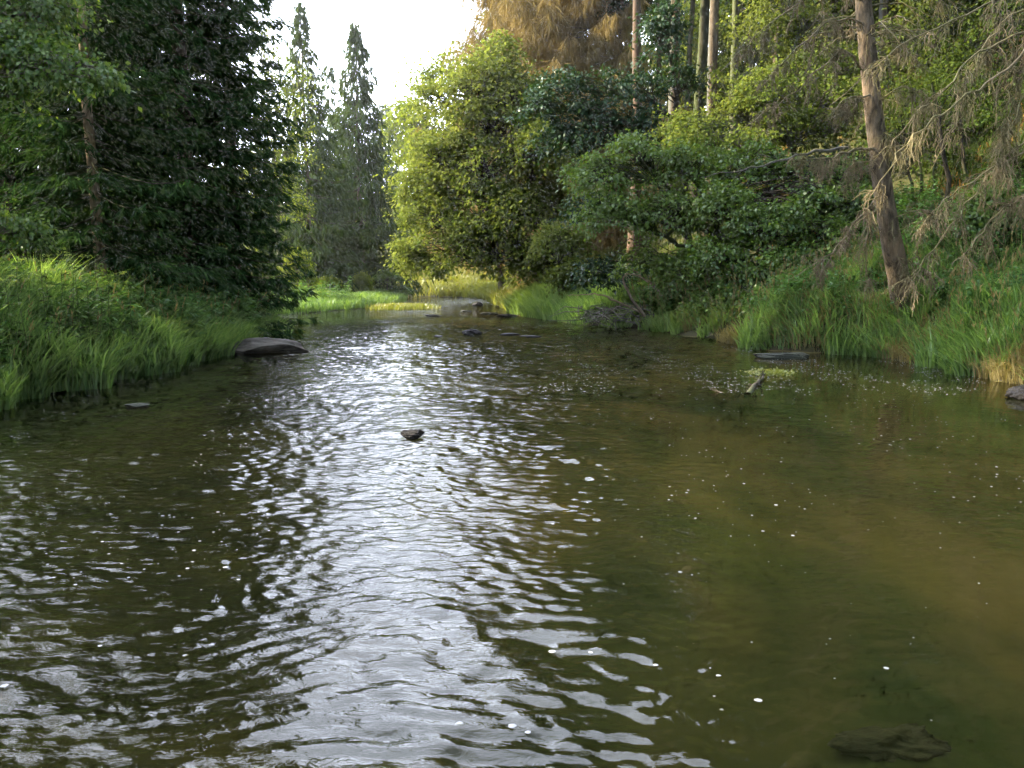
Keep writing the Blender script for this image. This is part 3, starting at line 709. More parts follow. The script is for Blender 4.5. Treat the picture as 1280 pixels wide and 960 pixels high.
# ------------------------------------------------------------------ far left and the bend
def far_trees():
    bl = [PB(335, 80, 46, 26, 30), PB(350, 140, 46, 34, 40), PB(335, 200, 46, 30, 36), PB(370, 190, 47, 30, 26), PB(355, 260, 46, 32, 34), PB(335, 110, 45, 24, 20), PB(375, 110, 47, 26, 20), PB(330, 45, 46, 16, 14), PB(318, 150, 45, 24, 30), PB(350, 235, 45, 34, 40)]
    x, y = xy(352, 46)
    broadleaf('birch_tree', 'airy yellow green birch rising beside the dark left spruces', (x, y), bl, 51, fol='birch', tr=.16, leaf=.13, per=26, cr=.55, cat='birch tree', gap=.25)
    x, y = xy(388, 54)
    spruce('spruce_tree', 'grey green spruce with the left of the two pointed tops', x, y, 19.2, 6.2, 52, fol='spruce_far', nb=400, tw=15, sub=6, needle=(.42, .08), droop=.9, tr=.2, h0=2, hang=1.4, expo=1.05)
    x, y = xy(452, 60)
    spruce('spruce_tree', 'slender pointed spruce standing at the bend with drooping twigs', x, y, 20.0, 6.8, 53, fol='spruce_far', nb=420, tw=14, sub=6, needle=(.55, .09), droop=1.1, tr=.22, h0=1.5, hang=1.5, expo=1.05)
    x, y = xy(418, 72)
    spruce('spruce_tree', 'faint spruce between the two pointed spruces', x, y, 20, 4.2, 54, fol='spruce_far', nb=200, tw=11, sub=6, needle=(.6, .11), droop=.8, tr=.2)
    x, y = xy(372, 43)
    bl = [PB(372, 335, 43, 20, 60, rz=1.2), PB(362, 345, 43, 14, 30, rz=.9), PB(385, 352, 43, 16, 30), PB(374, 372, 43, 24, 40, rz=.6)]
    broadleaf('shrub', 'bright yellow green sunlit shrub at the foot of the left spruces', (x, y), bl, 55, fol='birch', tr=.05, leaf=.12, per=24, cr=.28, cat='shrub')
    x, y = xy(412, 50)
    broadleaf('shrub', 'small flat topped sunlit bush on the far meadow', (x, y), [PB(412, 351, 50, 12, 34, rz=.5)], 56, fol='birch', tr=.05, leaf=.12, per=22, cr=.22, cat='shrub')
    x, y = xy(453, 52)
    broadleaf('willow_shrub', 'little weeping willow on the far meadow by the bend', (x, y), [PB(453, 348, 52, 13, 60, rz=.9), PB(456, 360, 52, 12, 40, rz=.9)], 57, fol='birch', tr=.06, leaf=.16, per=26, cr=.3, cat='willow', droop=1.3)
    x, y = xy(484, 56)
    broadleaf('shrub', 'dark low bush leaning over the water at the left of the bend', (x, y), [PB(484, 350, 56, 20, 50, rz=.5), PB(500, 362, 56, 12, 24, rz=.4)], 58, fol='maple', tr=.06, leaf=.16, per=22, cr=.35, cat='shrub')
    # beyond the bend
    spec = [(505, 150, 84, 24, 'pale hazy tree seen just left of the bright tree'), (545, 230, 80, 34, 'distant round tree behind the far bend'),
            (492, 268, 88, 30, 'distant low tree in the gap right of the slender spruce'), (590, 250, 76, 36, 'distant yellow tree half hidden by the bright tree'),
            (650, 270, 72, 40, 'distant tree behind the brown drooping spruce'), (400, 285, 90, 36, 'distant tree below the two pointed tops'),
            (340, 290, 86, 36, 'distant tree at the foot of the birch'), (440, 300, 96, 34, 'distant tree behind the slender spruce'), (280, 250, 80, 50, 'distant tree behind the dark left spruces'),
            (525, 300, 82, 26, 'distant bush behind the sunlit grass of the bend'), (570, 320, 72, 30, 'sunlit thicket on the bank beyond the last stone')]
    for i, (px, py, d, r, lab) in enumerate(spec):
        x, y = xy(px, d)
        bl = [PB(px, py, d, r, 46), PB(px + r * .5, py + r * .9, d, r * .9, 36), PB(px - r * .5, py + r * .8, d, r * .9, 36), PB(px, py + r * 1.8, d, r, 30)]
        broadleaf('deciduous_tree', lab, (x, y), bl, 90 + i, fol='birch' if i % 3 != 1 else 'beech', tr=.2, leaf=.32, per=26, cr=1.0, cat='tree', group='distant trees beyond the bend', gap=.1)
    # backing row
    for i in range(14):
        px = 150 + i * 42; d = 104 + (i * 37) % 17; x, y = xy(px, d)
        lab = 'distant spruce in the hazy row closing the valley'
        spruce('spruce_tree', lab, x, y, 11 + (i * 53) % 6, 3.6, 110 + i, fol='spruce_far', nb=110, tw=9, sub=6, needle=(1.0, .25), group='distant spruces closing the valley')
far_trees()

# ------------------------------------------------------------------ right side
def right_trees():
    # bright tree
    bl = [PB(590, 130, 37, 52, 110), PB(545, 205, 37, 48, 110), PB(620, 95, 38, 40, 70), PB(655, 150, 39, 46, 80), PB(600, 215, 36.5, 60, 130), PB(545, 285, 36, 45, 90),
          PB(660, 235, 38, 48, 80), PB(580, 320, 36, 45, 80), PB(640, 315, 36, 50, 90), PB(535, 240, 37, 40, 60), PB(690, 320, 37, 34, 46), PB(530, 335, 37, 22, 24), PB(540, 130, 38, 28, 30), PB(625, 60, 38, 24, 20), PB(690, 260, 38, 36, 70), PB(700, 200, 39, 34, 50), PB(665, 340, 37, 40, 70), PB(512, 260, 37, 26, 36), PB(508, 322, 37, 22, 30), PB(675, 195, 35.5, 44, 80), PB(650, 275, 35.2, 42, 80), PB(690, 330, 35, 34, 50), PB(645, 120, 37, 44, 70), PB(610, 165, 36.5, 50, 80), PB(600, 270, 36, 50, 80)]
    broadleaf('maple_tree', 'large sunlit yellow green tree at the centre overhanging the river', (2.2, 38), bl, 201, fol='beech', bark='bark_dark', tr=.24, leaf=.15, per=44, cr=.52, cat='maple tree', gap=.22, stems=3)
    bl = [PB(525, 110, 50, 30, 50), PB(520, 160, 50, 34, 50), PB(560, 90, 50, 30, 40), PB(515, 210, 50, 28, 40)]
    broadleaf('maple_tree', 'paler tree peeping out behind the left side of the bright tree', (-.6, 51), bl, 202, fol='birch', tr=.2, leaf=.2, per=30, cr=.6, cat='maple tree', gap=.3)
    # brown drooping dead spruces
    x, y = xy(700, 46)
    spruce('dead_spruce', 'large orange brown dead spruce with a curtain of drooping twigs', x, y, 30, 9.4, 203, fol='dead_twig', bark='bark_spruce', h0=4, nb=620, tw=28, sub=15, needle=(.7, .032), droop=1.2, hang=1.6, tr=.2, cat='dead spruce', expo=.6)
    x, y = xy(648, 51)
    spruce('dead_spruce', 'brown dead spruce rising directly behind the top of the bright tree', x, y, 25, 6.6, 205, fol='dead_twig', bark='bark_spruce', h0=4, nb=380, tw=24, sub=12, needle=(.8, .04), droop=1.2, hang=1.5, tr=.2, cat='dead spruce', expo=.6)
    x, y = xy(684, 40)
    spruce('dead_spruce', 'small brown drooping dead spruce behind the bright tree leaves', x, y, 6.3, 2.3, 204, fol='dead_twig', bark='bark_spruce', h0=.6, nb=120, tw=15, sub=7, needle=(.45, .025), droop=1.2, hang=1.5, tr=.08, cat='dead spruce', expo=.6)
    # bare pine trunks up the slope
    tr_ = [(793, 33, .25, 'bark_pine', 'reddish pine trunk, leftmost of the row on the right slope'), (836, 36, .30, 'bark_spruce', 'dark trunk just right of the reddish pine trunk'),
           (867, 34, .26, 'bark_dark', 'thick dark trunk in the middle of the slope row'), (884, 31, .24, 'bark_spruce', 'near brown trunk beside the thick dark one on the slope'),
           (908, 38, .22, 'bark_grey', 'pale grey trunk, rightmost of the row on the slope'), (852, 43, .2, 'bark_grey', 'thin far trunk seen between the dark trunks'),
           (820, 45, .2, 'bark_pine', 'thin reddish trunk far back in the slope row'), (1262, 27, .17, 'bark_pine', 'sunlit reddish trunk near the upper right corner'),
           (765, 47, .22, 'bark_pine', 'far red trunk behind the orange brown dead spruce')]
    for i, (px, d, r, bk, lab) in enumerate(tr_):
        x, y = xy(px, d)
        spruce('pine_tree', lab, x, y, 27 + (i * 7) % 5, 4.4, 210 + i, fol='spruce', bark=bk, h0=13.5 if d > 30 else 8, nb=190, tw=15, sub=6, needle=(.5, .12), tr=r, cat='pine tree', expo=.5, lean=((i % 3 - 1) * .4, 0))
    for i, (px, d, lab) in enumerate([(958, 36, 'unseen pine added behind the yellow lit beech, left one'), (1022, 38, 'unseen pine added behind the yellow lit beech, right one'), (1085, 34, 'unseen pine added behind the top of the leaning dead spruce'),
            (1150, 36, 'unseen pine added behind the olive green beech, left one'), (1215, 33, 'unseen pine added behind the olive green beech, right one')]):
        x, y = xy(px, d)  # unseen pines added to cover a sky gap in the water's reflection
        spruce('pine_tree', lab, x, y, 25, 4.4, 225 + i, bark='bark_spruce', h0=8.5, nb=230, tw=16, sub=6, needle=(.5, .14), tr=.2, cat='pine tree', expo=.5)
    # dark crown
    bl = [PB(700, 115, 29, 40, 60, rz=.7), PB(672, 145, 29, 30, 36, rz=.8), PB(735, 160, 29, 48, 80, rz=.8), PB(700, 180, 29, 34, 46, rz=.8), PB(785, 120, 29.5, 46, 60, rz=.7), PB(828, 60, 30, 34, 44), PB(835, 25, 30, 26, 26),
          PB(790, 165, 29, 40, 50, rz=.7), PB(850, 110, 30, 34, 34, rz=.8), PB(745, 345, 26.5, 26, 26, rz=1.), PB(738, 265, 27, 30, 30)]
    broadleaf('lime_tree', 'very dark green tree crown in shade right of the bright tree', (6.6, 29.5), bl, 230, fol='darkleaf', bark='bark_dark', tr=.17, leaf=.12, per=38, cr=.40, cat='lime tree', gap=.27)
    # mid green, overhanging
    bl = [PB(745, 225, 24.5, 42, 70, rz=.7), PB(800, 200, 25, 46, 80, rz=.7), PB(860, 215, 25, 50, 90, rz=.7), PB(770, 275, 24, 42, 70, rz=.8), PB(835, 270, 24.5, 50, 80, rz=.8), PB(905, 265, 23.5, 50, 90, rz=.7),
          PB(960, 290, 22.5, 50, 90, rz=.7), PB(1015, 265, 23, 46, 70, rz=.7), PB(905, 325, 22.5, 42, 60, rz=.7), PB(945, 350, 21.8, 34, 46, rz=.6), PB(860, 345, 24, 40, 46, rz=.7), PB(1050, 225, 24, 36, 50, rz=.8),
          PB(915, 375, 21.8, 26, 26, rz=.7), PB(800, 330, 24.5, 36, 30, rz=.6), PB(930, 215, 24.5, 46, 60, rz=.7), PB(985, 335, 21.4, 40, 60, rz=.7), PB(945, 385, 20.8, 26, 34, rz=.7), PB(1045, 300, 22, 36, 50, rz=.8), PB(985, 225, 24, 42, 50, rz=.7), PB(1075, 260, 23, 30, 36, rz=.8), PB(890, 385, 22.4, 26, 24, rz=.6)]
    broadleaf('hazel_tree', 'wide mid green tree with boughs hanging low over the right water', (7.4, 25.5), bl, 231, fol='maple', bark='bark_dark', tr=.16, leaf=.095, per=46, cr=.36, cat='hazel tree', gap=.2, stems=4)
    # yellow lit
    bl = [PB(870, 165, 27.5, 44, 60, rz=.6), PB(925, 145, 28, 44, 66, rz=.6), PB(985, 170, 27.5, 46, 66, rz=.7), PB(1045, 165, 27, 36, 50, rz=.8), PB(1000, 100, 28.5, 46, 66), PB(950, 55, 29.5, 44, 60), PB(1010, 35, 29.5, 46, 60),
          PB(1060, 90, 28.5, 36, 46), PB(985, -10, 29.5, 50, 50), PB(900, 110, 29, 30, 24), PB(860, 185, 26.5, 34, 40, rz=.6), PB(960, 120, 27.5, 50, 70, rz=.7), PB(1040, 130, 27, 40, 50), PB(930, 185, 26.5, 40, 46, rz=.6)]
    broadleaf('beech_tree', 'young beech with yellow lit leaves left of the leaning dead trunk', (10.2, 28.5), bl, 232, fol='beech', bark='bark_grey', tr=.13, leaf=.11, per=38, cr=.38, cat='beech tree', gap=.28, stems=2)
    # behind the leaning trunk
    bl = [PB(1130, 60, 27, 50, 60), PB(1190, 110, 27, 55, 60), PB(1250, 60, 27, 60, 60), PB(1150, 140, 26, 45, 50), PB(1230, 170, 25, 50, 50, rz=.7), PB(1180, 20, 28, 60, 50), PB(1290, 140, 25, 45, 40), PB(1180, 205, 24, 40, 36, rz=.5), PB(1100, 180, 26, 36, 30)]
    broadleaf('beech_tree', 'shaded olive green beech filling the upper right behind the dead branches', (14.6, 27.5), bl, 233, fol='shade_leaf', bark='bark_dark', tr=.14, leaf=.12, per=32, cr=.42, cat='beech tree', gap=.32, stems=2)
    # slim dark stems
    for i, (px0, py0, px1, py1, d, r, lab) in enumerate([(1196, 300, 1180, 195, 20, .075, 'short dark leaning trunk right of the leaning dead spruce'), (1206, 262, 1203, 180, 22, .06, 'slim upright dark trunk behind the short leaning one'),
            (1150, 290, 1148, 190, 22.5, .05, 'thin dark stem, first right of the leaning dead spruce'), (1163, 290, 1170, 195, 22.5, .045, 'thin dark stem, second right of the leaning dead spruce'),
            (1140, 285, 1133, 195, 23, .045, 'thin dark stem half hidden by the leaning dead spruce')]):
        a = W(px0, py0, d); a[2] = gz(a[0], a[1]) - .2; b = W(px1, py1, d); b2 = b + (b - a) * .9
        rng = np.random.default_rng(240 + i)
        root = thing('young_tree', lab, 'young tree', a)
        mb = MB(); P = curve(np.zeros(3), b2 - a, 12, wob=.01, rng=rng); tubes(mb, P, r * (1 - .6 * np.linspace(0, 1, 12)), 8)
        for k in range(9):
            e = P[rng.integers(4, 12)]; dead_branch(mb, [e, e + rng.normal(size=3) * .5 + (0, 0, .3)], .015, rng, 4, .5, .3, 1, 3)
        mb.build('trunk', M['bark_dark'], root)
        lm = MB(); c = (b2 - a) + rng.normal(size=(900, 3)) * (.6, .6, .5); ln_ = rng.uniform(.06, .12, 900)
        diamonds(lm, c, unit(rng, 900), np.array((0, 0, 1.)) + rng.normal(size=(900, 3)) * .5, ln_, ln_ * .7)
        lm.build('crown', M['shade_leaf'], root, smooth=False)
    # upper slope wood
    bgs = [(640, 52, 'beech', 130), (700, 58, 'shade_leaf', 120), (960, 44, 'shade_leaf', 60), (1020, 40, 'beech', 70), (1100, 38, 'shade_leaf', 60), (1180, 40, 'beech', 60), (1250, 36, 'shade_leaf', 70), (1120, 46, 'beech', -10), (1230, 46, 'shade_leaf', -10),
           (930, 52, 'shade_leaf', 0), (1330, 34, 'shade_leaf', 60), (860, 56, 'beech', 120), (780, 60, 'beech', 150)]
    labs = ['tree behind the bright tree on its right side', 'tree far back below the orange brown dead spruce', 'tree on the slope behind the pale grey trunk', 'sunny tree on the slope left of the leaning trunk top',
            'olive tree on the slope straight behind the leaning trunk', 'sunny tree on the slope between leaning trunk and corner', 'olive tree in the upper right corner', 'tree top above and behind the leaning trunk',
            'highest tree top toward the right corner', 'tree top above the pale grey trunk', 'tree on the slope cut by the right edge', 'bright leaves showing low between the slope trunks', 'bright leaves showing left of the reddish pine trunk']
    for i, (px, d, fol, py) in enumerate(bgs):
        x, y = xy(px, d); r = 70
        bl = [PB(px, py, d, r, 80), PB(px + 50, py + 60, d, 60, 60), PB(px - 50, py + 70, d, 60, 60), PB(px, py + 120, d - 1, 55, 50), PB(px, py - 90, d, 65, 50)]
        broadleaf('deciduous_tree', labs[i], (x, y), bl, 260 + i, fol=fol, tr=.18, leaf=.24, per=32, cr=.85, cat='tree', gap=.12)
    for i, (px, d) in enumerate([(1010, 52), (1075, 49), (1160, 50), (1240, 48), (1330, 44), (930, 58), (880, 62), (1400, 40), (700, 70), (770, 72), (640, 78), (830, 70)]):
        x, y = xy(px, d)
        spruce('spruce_tree', 'tall spruce in the dark wood at the top of the right slope', x, y, 25, 4.2, 290 + i, nb=240, tw=14, sub=6, needle=(.7, .2), group='spruces at the top of the right slope', tr=.2)
    # unseen spruces added beyond the right edge for reflection and bank shade
    for i, (x, y, h) in enumerate([(14.5, 10, 22), (14, 4, 20), (15.5, -3, 18), (17.5, 15.5, 22), (19.5, 20, 22)]):
        spruce('spruce_tree', 'unseen spruce added beyond the right edge for shade and reflection', x, y, h, 3.8, 320 + i, nb=260, tw=15, sub=5, needle=(.4, .10), group='unseen spruces added beyond the right edge', h0=3)
    # shrubs on the slope
    for i, (px, py, d, r, fol, lab) in enumerate([(1235, 265, 18, 34, 'maple', 'green bush on the slope at the right edge'), (1160, 310, 21, 30, 'darkleaf', 'dark bush behind the foot of the leaning dead spruce'),
            (1110, 280, 24, 34, 'darkleaf', 'dark bush left behind the leaning dead spruce'), (1270, 215, 21, 40, 'shade_leaf', 'olive bush high on the slope at the right edge'),
            (1040, 215, 27, 40, 'darkleaf', 'dark bush on the slope above the mossy bough'), (1060, 320, 21.5, 30, 'maple', 'low green bush between the hanging boughs and the leaning trunk'), (700, 300, 31, 30, 'beech', 'sunlit bush right under the bright tree'),
            (880, 350, 27, 40, 'darkleaf', 'dark bush in the hollow under the hanging boughs'), (800, 350, 28, 36, 'darkleaf', 'dark bush behind the bent driftwood branches'), (715, 345, 30, 26, 'shade_leaf', 'brownish bush left of the driftwood')]):
        p = W(px, py, d)
        broadleaf('shrub', lab, (p[0], p[1]), [PB(px, py, d, r, 50, rz=.8), PB(px - r * .6, py + r * .4, d, r * .7, 24), PB(px + r * .7, py + r * .3, d, r * .7, 24)], 340 + i, fol=fol, bark='bark_dark', tr=.04, leaf=.11, per=30, cr=.34, cat='shrub', gap=.2)
right_trees()

def fence():
    a = xy(418, 58); b = xy(447, 60)
    p0 = np.array((a[0], a[1], gz(*a))); p1 = np.array((b[0], b[1], gz(*b)))
    root = thing('rail_fence', 'small dark wooden rail fence on the far meadow under the pointed spruces', 'fence', p0); d = p1 - p0
    for t in (0, .5, 1):
        q = d * t; m = MB(); tubes(m, np.array([q - (0, 0, .2), q + (0, 0, 1.05)]), np.array((.07, .06)), 6); m.build('post', M['bark_dark'], root)
    for h in (.5, .95):
        m = MB(); tubes(m, np.array([(0, -.05, h), d * .5 + (0, -.05, h - .03), d + (0, -.05, h)]), np.array((.045, .045, .045)), 6); m.build('rail', M['bark_dark'], root)
fence()

# ------------------------------------------------------------------ leaning dead spruce and dead branches
def dead_things():
    rng = np.random.default_rng(400)
    d = 16.2
    pts = [(1134, 425, 17.0), (1129, 400, 16.9), (1124, 350, 16.6), (1112, 290, 16.3), (1104, 240, 16.35), (1098, 190, 16.4), (1090, 120, 16.5), (1083, 50, 16.6), (1079, 0, 16.7), (1074, -80, 16.9), (1066, -220, 17.2), (1060, -400, 17.6)]
    wid = [31, 27, 25, 23.5, 22, 21.5, 20.5, 20, 19, 17, 14, 6]
    P = np.array([W(a, b, c) for a, b, c in pts]); o = P[0].copy(); o[2] = gz(o[0], o[1]) - .1
    P[0] = (P[0][0] + .02, P[0][1], min(P[0][2], o[2]))
    root = thing('dead_spruce', 'leaning dead spruce with flaking bark rising from the right bank', 'dead spruce', o)
    t = np.arange(len(P)); tt = np.linspace(0, len(P) - 1, 60)
    Q = np.stack([np.interp(tt, t, P[:, i]) for i in range(3)], 1)
    for _ in range(3): Q[1:-1] = (Q[:-2] + Q[1:-1] * 2 + Q[2:]) / 4
    rad = np.interp(tt, t, np.array(wid) / FPX * 16.4 / 2)
    rad *= 1 + .05 * pnoise(tt * 3, tt, 0, 2)
    mb = MB(); tubes(mb, Q - o, rad, 20); mb.build('trunk', M['bark_dead'], root)
    def Wp(*l): return np.array([W(*a) for a in l]) - o
    br = [([(1092, 120, 16.5), (1060, 122, 16), (1040, 140, 15.8)], .03), ([(1098, 185, 16.4), (1060, 190, 16), (1030, 200, 15.6), (985, 190, 15.5)], .045),
          ([(1092, 130, 16.5), (1130, 105, 16), (1165, 125, 15.8)], .028), ([(1104, 240, 16.3), (1075, 270, 15.8), (1040, 315, 15.3), (985, 350, 15)], .03),
          ([(1110, 275, 16.3), (1150, 260, 15.8), (1185, 275, 15.5)], .025), ([(1086, 90, 16.5), (1050, 60, 16), (1000, 110, 15.5), (930, 160, 15)], .03),
          ([(1082, 30, 16.6), (1040, 20, 16), (985, 70, 15.5), (940, 120, 15)], .03), ([(1098, 200, 16.3), (1065, 205, 16.0), (1045, 240, 15.8)], .025),
          ([(1106, 250, 16.3), (1085, 280, 16), (1082, 340, 15.8), (1095, 375, 15.7)], .022), ([(1084, 60, 16.5), (1120, 50, 16.2), (1160, 90, 15.8)], .025),
          ([(1095, 160, 16.4), (1120, 175, 16), (1135, 215, 15.8)], .022), ([(1118, 320, 16.3), (1150, 330, 16), (1180, 365, 15.8)], .02),
          ([(1078, 0, 16.6), (1040, -20, 16.2), (960, 30, 15.6), (900, 90, 15.2)], .03), ([(1076, -40, 16.7), (1130, -40, 16.2), (1200, 20, 15.8)], .03)]
    for i, (pl, r) in enumerate(br):
        m = MB(); dead_branch(m, Wp(*pl), r * .7, rng, 19, .75, 1.0, 3 if i in (0, 1, 3, 5, 6, 12) else 2)
        m.build('branch', M['dead_wood'], root)
    # upper crown of the dead spruce, above the picture
    m = MB()
    for k in range(36):
        i = rng.integers(38, 60); b = Q[i] - o; a = rng.uniform(0, 6.28); l = rng.uniform(.8, 2)
        dead_branch(m, [b, b + (math.cos(a) * l * .6, math.sin(a) * l * .6, 0), b + (math.cos(a) * l, math.sin(a) * l, -.4)], .02, rng, 8, .6, 1, 1, 3)
    m.build('crown', M['dead_wood'], root)
    # the neighbour whose dead branches reach in from the right edge
    bx, by = 11.2, 14.6; bz = gz(bx, by) - .1; o2 = np.array((bx, by, bz))
    root = thing('dead_spruce', 'dead spruce at the right edge sending long bare grey branches into the picture', 'dead spruce', o2)
    mb = MB(); T = curve(np.zeros(3), np.array((.4, .2, 15.)), 14, wob=.003, rng=rng); tubes(mb, T, np.linspace(.19, .03, 14), 12); mb.build('trunk', M['bark_spruce'], root)
    def Wq(*l):
        q = np.array([W(*a) for a in l]) - o2
        return q
    big = [([(1390, -20, 14.4), (1300, 30, 14), (1230, 65, 13.6), (1185, 105, 13.2), (1140, 150, 13), (1105, 195, 12.8)], .035),
           ([(1400, -10, 14.5), (1290, 55, 13.4), (1235, 105, 13), (1180, 140, 12.7), (1140, 168, 12.5), (1105, 220, 12.3), (1070, 280, 12.2)], .035),
           ([(1380, 0, 14.5), (1262, 20, 14), (1225, 60, 13.7), (1200, 140, 13.4), (1170, 200, 13.2)], .025),
           ([(1400, 120, 14.5), (1280, 175, 13.6), (1240, 215, 13.2), (1200, 265, 13), (1150, 330, 12.8), (1130, 365, 12.7)], .032),
           ([(1400, 200, 14.5), (1290, 235, 13.6), (1240, 270, 13.2), (1215, 310, 13), (1190, 330, 12.9)], .03),
           ([(1400, 130, 14.5), (1285, 185, 13.4), (1215, 225, 13), (1170, 262, 12.8), (1145, 300, 12.7)], .022),
           ([(1390, 30, 14.4), (1275, 50, 13.8), (1262, 130, 13.5), (1235, 220, 13.2)], .02),
           ([(1400, -80, 14.4), (1300, -30, 13.6), (1200, 20, 13.2), (1120, 60, 13), (1040, 130, 12.8)], .03),
           ([(1400, 60, 14.4), (1300, 85, 13.6), (1262, 160, 13.2), (1230, 250, 13)], .022)]
    for i, (pl, r) in enumerate(big):
        q = Wq(*pl); q[0] = T[np.argmin(np.abs(T[:, 2] - q[0][2] - .3))]
        m = MB(); dead_branch(m, q, r * .72, rng, 24, .9, 1.1, 2); m.build('branch', M['dead_wood'], root)

    # mossy living bough over the hanging leaves
    m = MB(); pl = np.array([W(*a) for a in [(1075, 190, 24), (1010, 188, 23.6), (960, 205, 23), (915, 215, 22.6), (868, 228, 22.2)]])
    # driftwood
    def wood(label, pl, r, ns, sl, seed, mat='pale_wood', cat='branch', name='driftwood_branch'):
        rr = np.random.default_rng(seed); q = np.array(pl); m = MB(); dead_branch(m, q, r, rr, ns, sl, .3, 1, 6)
        o_ = m.build(name, M[mat], org=q[0]); o_.location = q[0]; tag(o_, label, cat)
    wood('fallen mossy bough slanting down through the hanging green leaves', [W(*a) for a in [(1060, 185, 22.6), (1010, 190, 22.3), (960, 206, 22), (915, 214, 21.8), (880, 222, 21.6)]], .055, 5, .5, 410, 'bark_grey')
    g0 = G(808, 405)
    wood('bent pale branch forming an arch on the right bank', [W(806, 395, 24.6), W(790, 375, 24.4), W(778, 350, 24.2), W(783, 341, 24.2), W(800, 345, 24.3), W(820, 362, 24.5)], .05, 4, .4, 411)
    wood('straight pale branch propped behind the arched one', [W(836, 378, 25), W(815, 355, 25), W(796, 340, 25), W(788, 336, 25)], .055, 3, .4, 412)
    wood('long thin branch reaching left over the water from the root bank', [W(800, 390, 24.6), W(770, 376, 24.4), W(748, 367, 24.2), W(730, 369, 24), W(710, 370, 23.9)], .04, 4, .5, 413)
    wood('thin upright stick behind the driftwood', [W(852, 366, 25.5), W(848, 345, 25.5), W(850, 330, 25.5)], .025, 1, .3, 414)
    # exposed root tangle
    m = MB(); rr = np.random.default_rng(415)
    for k in range(150):
        c = W(rr.uniform(722, 805), rr.uniform(382, 402), rr.uniform(24.6, 26.2)); c[2] = max(c[2], .02)
        e = c + rr.normal(size=3) * (.45, .3, .12) + (0, -.2, -.12)
        m_ = (c + e) / 2 + rr.normal(size=3) * .1
        tubes(m, np.array([c, m_, e]), np.array((.02, .015, .006)), 4)
    o_ = m.build('root_tangle', M['bark_grey'], org=W(765, 402, 25)); o_.location = W(765, 402, 25); tag(o_, 'washed out brown root tangle at the waterline by the driftwood', 'roots')
    # drift log with sprig of weed
    a, b = G(935, 492), G(957, 470)
    rr = np.random.default_rng(416); root = thing('drift_log', 'short broken drift log lying in the water at right', 'log', a)
    m = MB(); dead_branch(m, [np.array((0, 0, -.03)), (b - a) * .5 + (0, 0, .03), (b - a) + (0, 0, .05)], .05, rr, 12, .3, .2, 2, 8); m.build('log', M['bark_dark'], root)
    m = MB(); dead_branch(m, [np.array((-.3, .1, -.03)), np.array((-.5, .15, .05))], .02, rr, 3, .2, .2, 1, 5); m.build('twig', M['dead_wood'], root)
    g = G(965, 468); rr = np.random.default_rng(417)
    m = MB(); n = 900; q = rr.normal(size=(n, 3)) * (.16, .12, .03); q[:, 2] = np.abs(q[:, 2]) + .01; ln = rr.uniform(.03, .06, n)
    diamonds(m, q, unit(rr, n), np.array((0, 0, 1.)) + rr.normal(size=(n, 3)) * .5, ln, ln * .7)
    o_ = m.build('water_weed', M['grass_yellow'], smooth=False); o_.location = (g[0], g[1], 0); tag(o_, 'floating yellow green water weed beside the drift log', 'water plant')
    # islet of grass
    g = G(503, 386); rr = np.random.default_rng(418); n = 5000
    m = MB(); x = g[0] + rr.normal(size=n) * .62; y = g[1] + rr.normal(size=n) * .5
    blades(m, x, y, rr, rr.uniform(.2, .45, n), rr.uniform(.02, .035, n), z=np.full(n, -.05))
    o_ = m.build('grass', M['grass_yellow'], smooth=False, org=g); o_.location = g; tag(o_, 'little islet of yellow grass standing in the river', 'grass', kind='stuff')
dead_things()

